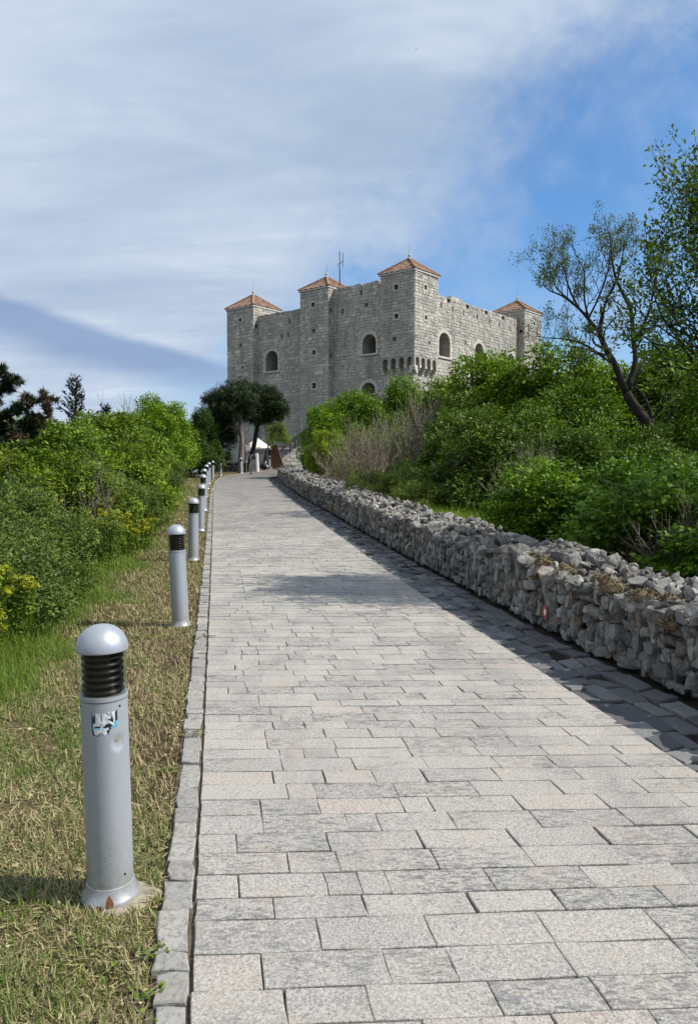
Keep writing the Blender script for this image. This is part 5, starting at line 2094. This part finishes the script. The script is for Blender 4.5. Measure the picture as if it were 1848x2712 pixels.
put('bush_a', 'leafy_bush', 'olive green bush right of the twiggy bushes', 3.3, 22.0, 3.0, GR, 4.4, (.85, .84, .8))
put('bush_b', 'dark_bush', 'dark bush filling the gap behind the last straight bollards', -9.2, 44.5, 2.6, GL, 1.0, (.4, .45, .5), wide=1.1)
put('twig_a', 'bare_bush', 'brown twiggy bush with hardly any leaves in front of the fortress trees', .55, 24.5, 2.9, GR, 0.4)
put('twig_b', 'bare_bush', 'second brown twiggy bush nearer the yellow green bush', -.35, 27.0, 2.6, GR, 1.7)
put('twig_a', 'bare_bush', 'tall grey twiggy bush below the corner tower', 2.3, 27.5, 4.0, GR, 2.9, wide=1.0)
put('twig_b', 'bare_bush', 'grey twiggy bush between the two tall twiggy ones', 1.35, 28.5, 3.7, GR, 4.0)
put('twig_b', 'bare_bush', 'tall twiggy bush with olive buds right of the grey one', 3.3, 31.0, 4.9, GR, 5.1, wide=.9)
put('tree_a', 'round_tree', 'bright green tree in front of the right facade of the fortress', 5.5, 27.5, 6.0, 'trees on the right before the fortress', 1.9, (1.15, 1.12, .8))
put('tree_b', 'round_tree', 'bright tree under the far right turret', 7.7, 26.5, 6.1, 'trees on the right before the fortress', 3.1, (1.12, 1.1, .8))
put('tree_a', 'round_tree', 'green tree right of the far right turret behind the bare branches', 10.2, 26.0, 6.2, 'trees on the right before the fortress', 5.3, (1.0, 1.02, .85))
put('tree_b', 'round_tree', 'lower tree in front of the bright trees on the right', 5.4, 22.0, 3.6, 'trees on the right before the fortress', .9, (.62, .7, .65))  # crown tint dimmed to paint a shaded middle ground
put('tree_a', 'round_tree', 'tree at the far right edge above the maple shrubs', 10.3, 21.0, 4.9, 'trees on the right before the fortress', 2.5, (.95, .98, .85))
put('bush_a', 'yellow_bush', 'yellow green bush at the far end of the wall', -.75, 33.0, 2.5, GR, 1.2, (1.6, 1.42, .7), wide=.8)
put('tree_b', 'round_tree', 'green tree at the left end of the row before the fortress', -1.05, 42.5, 4.9, 'trees on the right before the fortress', .3, (1.0, 1.05, .75), wide=.85)
put('tree_a', 'round_tree', 'green tree under the middle tower of the fortress', .9, 43.5, 5.7, 'trees on the right before the fortress', 2.0, (.95, 1.0, .75), wide=.9)
put('tree_b', 'round_tree', 'green tree below the big arched window of the fortress', 2.9, 45.0, 6.5, 'trees on the right before the fortress', 4.1, (.95, 1.0, .75), wide=.9)
put('tree_a', 'round_tree', 'green tree below the corner tower arches', 5.2, 46.0, 6.7, 'trees on the right before the fortress', 5.0, (1.0, 1.0, .8), wide=.9)
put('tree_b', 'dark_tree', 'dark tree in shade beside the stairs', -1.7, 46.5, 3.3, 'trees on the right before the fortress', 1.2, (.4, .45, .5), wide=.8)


def drooping_tree():
    x, y = -6.1, 56.5
    root = thing('drooping_tree', 'light green drooping tree beside the umbrella pines over the stairs', 'tree', (x, y, gz(x, y)), 'trees on the right before the fortress')
    rg = np.random.default_rng(13)
    b = MB()
    b.tube([(0, 0, -.2), (.1, 0, 1.2), (.25, 0, 2.4), (.6, 0, 3.2)], [.07, .06, .045, .02], 7)
    for k in range(9):
        e = np.array([rg.uniform(.3, 1.6), rg.uniform(-.6, .6), rg.uniform(2.0, 3.3)])
        b.tube([(.25, 0, 2.4), (e + np.array([.25, 0, 3.0])) / 2 + np.array([0, 0, .2]), e], [.025, .015, .006], 5)
    b.obj('trunk', M['twig'], root, smooth=True)
    lb = [((.5, 0, 3.0), .6), ((1.1, .2, 2.75), .55), ((1.45, -.2, 2.3), .42), ((.6, -.3, 2.3), .45), ((1.0, 0, 3.3), .4)]
    c = link('crown', crown_mesh(15, lb, 260, 30, .10, .10, M['lf_olive'], shell=.4, spray=.4, sup=.0), root)
    c.color = (1.2, 1.3, .9, 1)


drooping_tree()


def cypress(x, y, h):
    base = (x, y, gz(x, y))
    root = thing('cypress_tree', 'thin dark cypress tip showing through the bare branches on the right', 'tree', base)
    lb = [((0, 0, h * f), (.42 * (1.05 - f) + .1, .42 * (1.05 - f) + .1, h * .14)) for f in np.linspace(.12, .9, 8)]
    b = MB()
    b.tube([(0, 0, -.2), (0, 0, h * .8)], [.1, .03], 6)
    b.obj('trunk', M['bark'], root)
    link('crown', crown_mesh(91, lb, 700, 14, .1, .06, M['needle'], LEAF2, up=.6, zmin=.2, spray=.3, sup=.7), root)


cypress(11.8, 30, 6.9)


# ------------------------------------------------------------------ yellow flowering spurge
def spurge_proto():
    rg = np.random.default_rng(81)
    bs, bl, bf = MB(), MB(), MB()
    for i in range(26):
        a, rr = rg.uniform(0, 6.28), .28 * math.sqrt(rg.random())
        base = np.array([rr * math.cos(a), rr * math.sin(a), 0])
        top = base * 1.5 + np.array([rg.normal(0, .05), rg.normal(0, .05), rg.uniform(.38, .62)])
        bs.tube([base, (base + top) / 2 + rg.normal(0, .02, 3), top], [.005, .004, .003], 4, cap=False)
        n = 34
        u = rg.uniform(.15, .95, n)[:, None]
        p = base + (top - base) * u
        ax = unit(rg.normal(size=(n, 3)) * np.array([1, 1, .4]) + np.array([0, 0, .3]))
        scatter(bl, rg, p, ax, np.tile([0, 0, 1.0], (n, 1)) + rg.normal(0, .3, (n, 3)), rg.uniform(.04, .075, n), LEAF2, np.clip(rg.normal(.5, .3, n), 0, 1))
        n = 80
        d = unit(rg.normal(size=(n, 3)) + np.array([0, 0, .8]))
        p = top + d * np.array([.065, .065, .04]) * rg.uniform(.4, 1, (n, 1))
        scatter(bf, rg, p, unit(rg.normal(size=(n, 3))), d, rg.uniform(.018, .032, n), (np.array([(0, 0, 0), (.5, .5, 0), (0, 1, 0), (-.5, .5, 0)]), LEAF2[1]), np.clip(rg.normal(.5, .3, n), 0, 1))
    return bs.mesh('stem', M['lf_mid']), bl.mesh('leaves', M['lf_mid']), bf.mesh('flower_heads', M['spurge'])


SP = spurge_proto()
for i, (x, y, s, lab) in enumerate([(-3.72, 11.6, 1.0, 'largest yellow spurge clump in flower on the left slope'), (-3.95, 10.9, .9, 'yellow spurge clump just left of the largest one'), (-3.62, 12.6, .85, 'greenish yellow spurge right above the largest clump'),
                                    (-2.98, 6.5, .95, 'bright yellow spurge cut by the left edge of the picture'), (-2.95, 6.05, .6, 'small yellow spurge in the grass at the left edge'), (-3.75, 13.6, .8, 'sparse yellow spurge highest up the left slope')]):
    r = thing('yellow_spurge', lab, 'plant', (x, y, gz(x, y) + (.1 if i in (0, 1, 2, 5) else .0)), 'yellow spurge clumps in the left bushes', i * 1.4)
    r.scale = (s, s, s * 1.15)
    for nm, me in zip(('stem', 'leaves', 'flower_heads'), SP):
        link(nm, me, r)


# ------------------------------------------------------------------ grass
def mown_grass():
    rg = np.random.default_rng(91)
    n = 170000
    u = rg.random(n)
    a, y0, y1 = .85, 1.6, 46.0
    y = (y0 ** -a + u * (y1 ** -a - y0 ** -a)) ** (-1 / a)
    s = rg.random(n)
    lo, hi = xh(y) - .5, xl(y) - .128
    x = lo + (hi - lo) * s
    keep = x > -y * .47 - .25
    x, y, s = x[keep], y[keep], s[keep]
    n = len(x)
    # worn patches of soil
    bare = .5 + .5 * np.sin(x * 5.3 + 2 * np.sin(y * 2.7)) * np.sin(y * 3.9 + x * 1.7)
    ok = (bare < .86) | (rg.random(n) < .3)
    x, y, s = x[ok], y[ok], s[ok]
    hi = (xl(y) - .128)
    n = len(x)
    # bare footing of the first post stays clear
    ok = np.hypot(x + .835, (y - 2.72) * 1.05) > .115
    x, y, s, hi = x[ok], y[ok], s[ok], hi[ok]
    n = len(x)
    z = zg(y) - .022 - .03 * (1 - s) + .004
    az = rg.uniform(0, 2 * np.pi, n)
    tilt = np.where(rg.random(n) < .62, rg.uniform(.02, .4, n), rg.uniform(.5, 1.4, n))
    ln = rg.uniform(.016, .062, n) * (1 + y * .04)
    wd = .0017 * (1 + y * .16) * rg.uniform(.6, 1.5, n)
    d = np.stack([np.cos(az) * np.cos(tilt), np.sin(az) * np.cos(tilt), np.sin(tilt)], -1)
    sd2 = np.stack([-np.sin(az), np.cos(az), rg.normal(0, .3, n)], -1)
    p = np.stack([x, y, z + rg.uniform(0, .012, n)], -1)
    v = np.stack([p - sd2 * wd[:, None], p + sd2 * wd[:, None], p + d * ln[:, None]], 1)
    patch = .5 + .22 * np.sin(x * 3.1 + 1) * np.sin(y * 1.9) + .16 * np.sin(x * 6.3 + y * 4.1) + .14 * np.sin(y * .9 + x)
    edge = np.clip((hi - x) / .5, 0, 1)
    g = np.clip(rg.normal(.33, .2, n) + (patch - .5) * .8 - .14 * (1 - edge), 0, 1)
    g = np.where(tilt > .45, np.clip(g + .22, 0, 1), g)
    b = MB()
    b.add(v.reshape(-1, 3), np.arange(3 * n).reshape(n, 3), np.repeat(g, 3))
    # matted clods of cuttings
    b.obj('mown_grass', M['straw'], kind='stuff')

    # dead leaves
    n = 900
    y = 1.7 + rg.random(n) ** 1.6 * 9
    x = xl(y) - .14 - rg.random(n) ** 1.7 * 1.3
    k = np.hypot(x + .8, y - 2.7) > .24
    x, y = x[k], y[k]
    n = len(x)
    b = MB()
    p = np.stack([x, y, zg(y) + .004 + rg.uniform(0, .012, n)], -1)
    scatter(b, rg, p, rg.normal(size=(n, 3)) * np.array([1, 1, .25]), rg.normal(0, .35, (n, 3)) + np.array([0, 0, 1]), rg.uniform(.015, .035, n), LEAF2, np.clip(rg.normal(.16, .13, n), 0, .5))
    b.obj('dead_leaves', M['straw'], kind='stuff')


mown_grass()


def blades(name, x, y, z, ln, wd, rg, mat, lean=.5):
    n = len(x)
    az = rg.uniform(0, 2 * np.pi, n)
    l1 = rg.uniform(0, lean, n)
    l2 = l1 + rg.uniform(.15, .9, n)
    h = np.stack([np.cos(az), np.sin(az), np.zeros(n)], -1)
    up = np.array([0, 0, 1.0])
    p0 = np.stack([x, y, z], -1)
    p1 = p0 + (h * np.sin(l1)[:, None] + up * np.cos(l1)[:, None]) * (ln * .55)[:, None]
    p2 = p1 + (h * np.sin(l2)[:, None] + up * np.cos(l2)[:, None]) * (ln * .45)[:, None]
    sd2 = np.stack([-np.sin(az), np.cos(az), np.zeros(n)], -1) * wd[:, None]
    v = np.stack([p0 - sd2, p0 + sd2, p1 + sd2 * .7, p1 - sd2 * .7, p2], 1)
    i = np.arange(n)[:, None] * 5
    b = MB()
    b.add(v.reshape(-1, 3), [(i + np.array([[0, 1, 2, 3]])), (i + np.array([[3, 2, 4]]))], np.repeat(np.clip(rg.normal(.5, .28, n), 0, 1), 5))
    return b.obj(name, mat, kind='stuff')


def tall_grass():
    rg = np.random.default_rng(95)
    n = 70000
    a, y0, y1 = .7, 3.6, 34.0
    y = (y0 ** -a + rg.random(n) * (y1 ** -a - y0 ** -a)) ** (-1 / a)
    wob = .14 * np.sin(y * 2.3) + .10 * np.sin(y * 5.1)
    q = rg.random(n) ** .8 * 1.55 - .38
    x = xh(y) - q + wob
    z = np.maximum(terrain_z(x, y), np.where(x > xh(y) - .6, zg(y) - .05, -99)) - .005
    h = np.clip(.06 + .24 * np.clip((q + .2) / .8, 0, 1), .04, .4) * rg.uniform(.45, 1.3, n)
    blades('tall_grass', x, y, z, h, .0019 * (1 + y * .09) * rg.uniform(.7, 1.3, n), rg, M['grass_t'], .9)
    # the bright patch behind the wall
    n = 9000
    x = rg.uniform(1.3, 3.4, n)
    y = rg.uniform(13.3, 18.0, n)
    k = x > xw(y) + 1.0
    x, y = x[k], y[k]
    o = blades('tall_grass', x, y, terrain_z(x, y) + .05, rg.uniform(.25, .62, len(x)), .006 * rg.uniform(.7, 1.4, len(x)), rg, M['grass_t'])
    o.color = (1.25, 1.25, .9, 1)
    # tufts standing in the mown verge
    cx = np.array([-1.02, -1.25, -.95, -1.62, -1.35, -.78, -1.9, -2.05, -1.15, -1.7, -1.5])
    cy = np.array([3.35, 3.1, 2.35, 4.4, 2.5, 2.25, 5.5, 6.2, 4.9, 6.9, 8.6])
    cy = np.concatenate([cy, 1.9 + rg.random(110) ** 1.6 * 9])
    cx = np.concatenate([cx, xl(cy[11:]) - .16 - rg.random(110) ** 1.3 * 1.4])
    m = 34
    x = np.repeat(cx, m) + rg.normal(0, .035, m * len(cx))
    y = np.repeat(cy, m) + rg.normal(0, .035, m * len(cx))
    k = x < xl(y) - .14
    x, y = x[k], y[k]
    blades('grass_tufts', x, y, zg(y) - .03, rg.uniform(.03, .085, len(x)), .0018 * rg.uniform(.7, 1.4, len(x)), rg, M['grass_t'], .8)


tall_grass()

# small weeds rooted in the kerb joints
rg = np.random.default_rng(97)
for (x, y, lab) in ((-.68, 2.34, 'green weed creeping over the kerb stones nearest the front'), (-.63, 2.14, 'little weed sprig on the kerb at the bottom edge'), (-.98, 3.85, 'weed sprig across the kerb beyond the first bollard'), (-.92, 4.35, 'thin weed sprig lying on the kerb farther up'), (-1.32, 6.9, 'small weed beside the second bollard on the kerb')):
    r = thing('kerb_weed', lab, 'weed', (x, y, float(zg(y)) + .004), 'weeds growing in the kerb')
    bs, bl = MB(), MB()
    for k in range(5):
        a = rg.uniform(-.6, 1.2) if k < 3 else rg.uniform(0, 6.28)
        pts = [(0, 0, 0), (.05 * math.cos(a), .05 * math.sin(a), .014), (.11 * math.cos(a + .3), .11 * math.sin(a + .3), .008)]
        bs.tube(pts, [.002, .0016, .001], 4, cap=False)
        n = 14
        t = rg.uniform(.2, 1, n)
        P = np.stack([np.interp(t, [0, .5, 1], [p[c] for p in pts]) for c in range(3)], -1)
        scatter(bl, rg, P, rg.normal(size=(n, 3)) * np.array([1, 1, .3]), rg.normal(0, .3, (n, 3)) + np.array([0, 0, 1]), rg.uniform(.012, .022, n), LEAF2, rg.random(n))
    bs.obj('stem', M['twig'], r)
    bl.obj('leaves', M['lf_mid'], r)

# ------------------------------------------------------------------ things at the bend, before the fortress
def at_ground(x, y, d=0.0):
    return (x, y, float(zg(y)) + d)


# grey pillar, its sunlit side painted on as white; dark bag-like box
r = thing('stone_pillar', 'grey stone pillar with a bright white sunlit side beside the pine', 'pillar', at_ground(-6.4, 51.8, -.03))
b = MB()
b.add([(-.36, -.12, 0), (.2, -.12, 0), (.2, .25, 0), (-.36, .25, 0), (-.22, -.12, 1.18), (.13, -.12, 1.24), (.13, .25, 1.24), (-.22, .25, 1.18)], BOXF)
b.obj('shaft', M['grey'], r)
b = MB()
b.add([(.204, -.13, .02), (.33, -.13, .02), (.33, .26, .02), (.204, .26, .02), (.135, -.13, 1.27), (.27, -.13, 1.27), (.27, .26, 1.27), (.135, .26, 1.27)], BOXF)
b.obj('painted_sunlit_side', M['white'], r)
b = MB()
v, f = ROCK_LO[4]
b.add(v * np.array([.14, .1, .2]) + np.array([.05, -.2, 1.05]), f)
b.obj('dark_box', M['iron'], r)

# sign on a brown post
r = thing('signboard', 'faded pale lilac signboard on a thin brown post before the pine', 'sign', at_ground(-6.86, 51.0))
b = MB()
b.tube([(.02, 0, -.1), (.03, 0, 1.75)], .032, 8)
b.obj('post', M['rustwood'], r, smooth=True)
b = MB()
b.box((-.34, -.07, 1.42), (.34, -.04, 1.84))
b.obj('board', M['lilac'], r)
b = MB()
b.box((-.02, -.078, 1.46), (.035, -.074, 1.66))
b.add([(-.2, -.0765, 1.46), (.03, -.0765, 1.46), (-.01, -.0765, 1.8)], np.array([[0, 1, 2]]))
b.obj('faded_print', M['seam'], r)
b = MB()
b.box((-.35, -.073, 1.84), (.35, -.037, 1.87))
b.obj('top_rail', M['rustwood'], r)

# rust brown frame with a dark green panel
r = thing('slanted_frame', 'rust brown triangular frame with a dark green panel leaning behind it', 'frame', at_ground(-5.45, 57.2))
b = MB()
b.add([(-.55, 0, 0), (-.1, 0, 0), (.62, 0, 0), (.30, .0, 1.05), (.06, 0, 1.75), (-.16, 0, 1.75),
       (-.55, .4, 0), (-.1, .4, 0), (.62, .4, 0), (.30, .3, 1.05), (.06, .2, 1.75), (-.16, .2, 1.75)],
      [np.array([[0, 1, 2, 3, 4, 5], [11, 10, 9, 8, 7, 6]]), np.array([(0, 5, 11, 6), (2, 8, 9, 3), (3, 9, 10, 4), (4, 10, 11, 5)])])
b.obj('board', M['rustwood'], r)
b = MB()
b.tube([(-.58, -.03, 0), (-.17, -.03, 1.78)], .045, 6)
b.tube([(.66, -.03, 0), (.08, -.03, 1.78)], .05, 6)
b.tube([(-.17, -.03, 1.76), (.08, -.03, 1.76)], .045, 6)
b.obj('frame_bar', M['rustwood'], r)
b = MB()
b.add([(-1.0, .15, .12), (-.62, .15, .12), (-.30, .15, 1.45), (-.66, .15, 1.4), (-1.0, .2, .12), (-.62, .2, .12), (-.30, .2, 1.45), (-.66, .2, 1.4)], BOXF)
b.obj('green_panel', M['greenboard'], r)
b = MB()
b.tube([(-1.05, .1, .05), (-.68, .1, 1.48)], .04, 6)
b.tube([(-.68, .1, 1.48), (-.25, .1, 1.6)], .04, 6)
b.obj('dark_edge', M['iron'], r)

r = thing('dark_barrel', 'small dark rounded barrel lying on the grass by the grey pillar', 'barrel', at_ground(-6.05, 55.6, .28))
b = MB()
b.tube([(-.34, 0, .06), (-.22, 0, .03), (0, 0, 0), (.14, 0, -.02)], [.16, .26, .28, .22], 12)
b.obj('body', M['iron'], r, smooth=True)
b = MB()
b.tube([(.02, -.02, .33), (.1, -.02, .1), (.2, -.1, -.1)], [.04, .045, .04], 6)
b.obj('white_strap', M['white'], r)
b = MB()
v, f = ROCK_LO[6]
b.add(v * np.array([.2, .14, .1]) + np.array([.38, -.06, -.14]), f)
b.obj('pale_stone', M['footing'], r)

# cream canopies of the terrace behind the pines
def canopy(x, y, z, w, label):
    r = thing('canopy', label, 'canopy', (x, y, float(zg(y))), None)
    b = MB()
    h = z - float(zg(y))
    n = 8
    th = np.arange(n) * 2 * np.pi / n + .39
    V = [(0, 0, h + .75)] + [(w * math.cos(t), w * math.sin(t), h) for t in th] + [(w * 1.01 * math.cos(t), w * 1.01 * math.sin(t), h - .22) for t in th]
    b.add(V, [np.array([(0, 1 + i, 1 + (i + 1) % n) for i in range(n)]), np.array([(1 + i, 1 + n + i, 1 + n + (i + 1) % n, 1 + (i + 1) % n) for i in range(n)])])
    b.obj('canvas', M['canvas'], r)
    b = MB()
    b.tube([(0, 0, 0), (0, 0, h + .7)], .035, 8)
    b.obj('pole', M['iron'], r)


canopy(-7.3, 61.5, 3.25, 1.1, 'cream canopy showing between the pine trunks and the fortress wall')

# low wall of the terrace and the low dry wall behind the bollards
r = thing('terrace_wall', 'plain grey rendered wall below the cream canopy', 'wall', at_ground(-6.2, 60.2))
b = MB()
b.box((-1.7, 0, -.3), (1.6, .4, 1.45))
b.obj('wall_face', M['grey'], r)
b = MB()
b.box((-1.75, -.05, 1.453), (1.65, .45, 1.56))
b.obj('coping', M['trim'], r)

r = thing('low_stone_wall', 'low mossy stone wall behind the lone bollard at the bend', 'wall', at_ground(-8.3, 52.4))
rgw = np.random.default_rng(15)
b = MB()
b.box((-1.6, .05, -.3), (1.25, .5, .62))
b.obj('core', M['core'], r)
b = MB()
b.box((-1.65, -.02, .6), (1.3, .55, .72))
b.obj('coping', M['trim'], r)
pm = []
for v, f in ROCK_LO[:5]:
    q = MB()
    q.add(v, f)
    pm.append(q.mesh('stone', M['rock_one']))
for k in range(4):
    x = -1.6 + rgw.uniform(0, .1)
    while x < 1.2:
        w = rgw.uniform(.18, .36)
        ob = link('stone', pm[rgw.integers(5)], r)
        ob.location = (x + w / 2, .06, .03 + k * .17)
        ob.scale = (w * .55, .1, .1)
        ob.rotation_euler = (0, rgw.normal(0, .1), rgw.normal(0, .1))
        x += w


# stairs up to the gate
def build_stairs():
    r = thing('stairs', 'stone stairs with black handrails climbing to the fortress gate', 'stairs', at_ground(-5.75, 58.6))
    ux, uy = math.cos(.30), math.sin(.30)
    vx, vy = -uy, ux

    def P(a, c, z):
        return (ux * a + vx * c, uy * a + vy * c, z)
    n = 15
    run, rise = .27, .195
    for i in range(n):
        b = MB()
        x0, x1 = i * run, (i + 1) * run + (.03 if i < n - 1 else 1.2)
        V = [P(x0, 0.3, -.3), P(x1, .3, -.3), P(x1, 1.6, -.3), P(x0, 1.6, -.3), P(x0, .3, (i + 1) * rise), P(x1, .3, (i + 1) * rise - .002 * i), P(x1, 1.6, (i + 1) * rise - .002 * i), P(x0, 1.6, (i + 1) * rise)]
        b.add(V, BOXF)
        b.obj('step', M['trim'], r)
    # stepped parapet on the near side, blocks on it
    rgs = np.random.default_rng(5)
    b = MB()
    for i in range(9):
        x0, x1 = .35 + i * .5, .35 + (i + 1) * .5
        h = (x0 + .1) * rise / run + .18
        V = [P(x0, 0, -.3), P(x1, 0, -.3), P(x1, .28, -.3), P(x0, .28, -.3), P(x0, 0, h), P(x1, 0, h + .36), P(x1, .28, h + .36), P(x0, .28, h)]
        b.add(V, BOXF)
    pw = b.obj('parapet', M['cwall'], r)
    for k in range(14):
        z = k * .26
        x = max(.36, (z - .1) * run / rise) 
        while x < 4.7:
            w = rgs.uniform(.28, .6)
            if z + .25 < (x + .1) * rise / run + .2:
                q = MB()
                V = [P(x + .015, .01, z + .015), P(x + w - .015, .01, z + .015), P(x + w - .015, .01, z + .245), P(x + .015, .01, z + .245),
                     P(x + .03, -.035, z + .03), P(x + w - .03, -.035, z + .03), P(x + w - .03, -.035, z + .23), P(x + .03, -.035, z + .23)]
                q.add(V, np.array([(4, 5, 6, 7), (0, 1, 5, 4), (1, 2, 6, 5), (2, 3, 7, 6), (3, 0, 4, 7)]), rgs.random())
                q.obj('block', M['cblock'], r if False else pw)
            x += w
    for c, off in ((.15, .35), (1.5, .1)):
        b = MB()
        b.tube([P(off, c, off * rise / run + .95), P(4.4, c, 4.4 * rise / run + .95)], .06, 8)
        b.tube([P(off + .1, c, off * rise / run + .55), P(4.4, c, 4.4 * rise / run + .5)], .03, 8)
        hr = b.obj('handrail', M['iron'], r)
        for a in np.arange(off + .05, 4.4, .95):
            q = MB()
            q.tube([P(a, c, a * rise / run - .05), P(a, c, a * rise / run + .95)], .055, 8)
            q.obj('post', M['iron'], hr)
    # landing stone at the foot
    b = MB()
    v, f = ROCK_LO[2]
    b.add(v * np.array([.42, .3, .38]) + np.array([.05, -.12, .12]), f)
    b.obj('foot_stone', M['trim'], r)


build_stairs()

# dark clump on the path
b = MB()
v, f = ROCK_LO[7]
b.add(v * np.array([.075, .05, .05]) + np.array([0, 0, .04]), f)
b.add(v * np.array([.035, .03, .03]) + np.array([-.08, 0, .025]), f)
b.add(v * np.array([.06, .02, .012]) + np.array([.10, .01, .012]), f)
o = b.obj('fallen_clump', M['black'])
o.location = at_ground(-6.15, 48.3)
o['label'] = 'small dark clump lying alone on the paving near the bend'
o['category'] = 'debris'


# birds high up
def bird(loc, rz, label):
    r = thing('bird', label, 'bird', loc, 'birds gliding high in the sky', rz)
    r.scale = (.42, .42, .42)
    b = MB()
    b.tube([(-.28, 0, 0), (-.12, 0, .02), (.1, 0, .02), (.26, 0, 0)], [.015, .055, .05, .012], 7)
    b.obj('body', M['iron'], r, smooth=True)
    for s in (-1, 1):
        b = MB()
        b.add([(.12, 0, .03), (.16, .28 * s, .12), (.02, .62 * s, .06), (-.08, 0, .03), (.0, .3 * s, .11)], np.array([[0, 1, 4], [1, 2, 4], [0, 4, 3], [3, 4, 3]])[:3])
        b.obj('wing', M['iron'], r)


bird((9.3, 110, 59.6), .5,  'small dark bird high in the sky left of the blue opening')
bird((10.0, 130, 58.0 - 8.0), -.3, 'tiny bird speck lower in the sky above the corner tower')
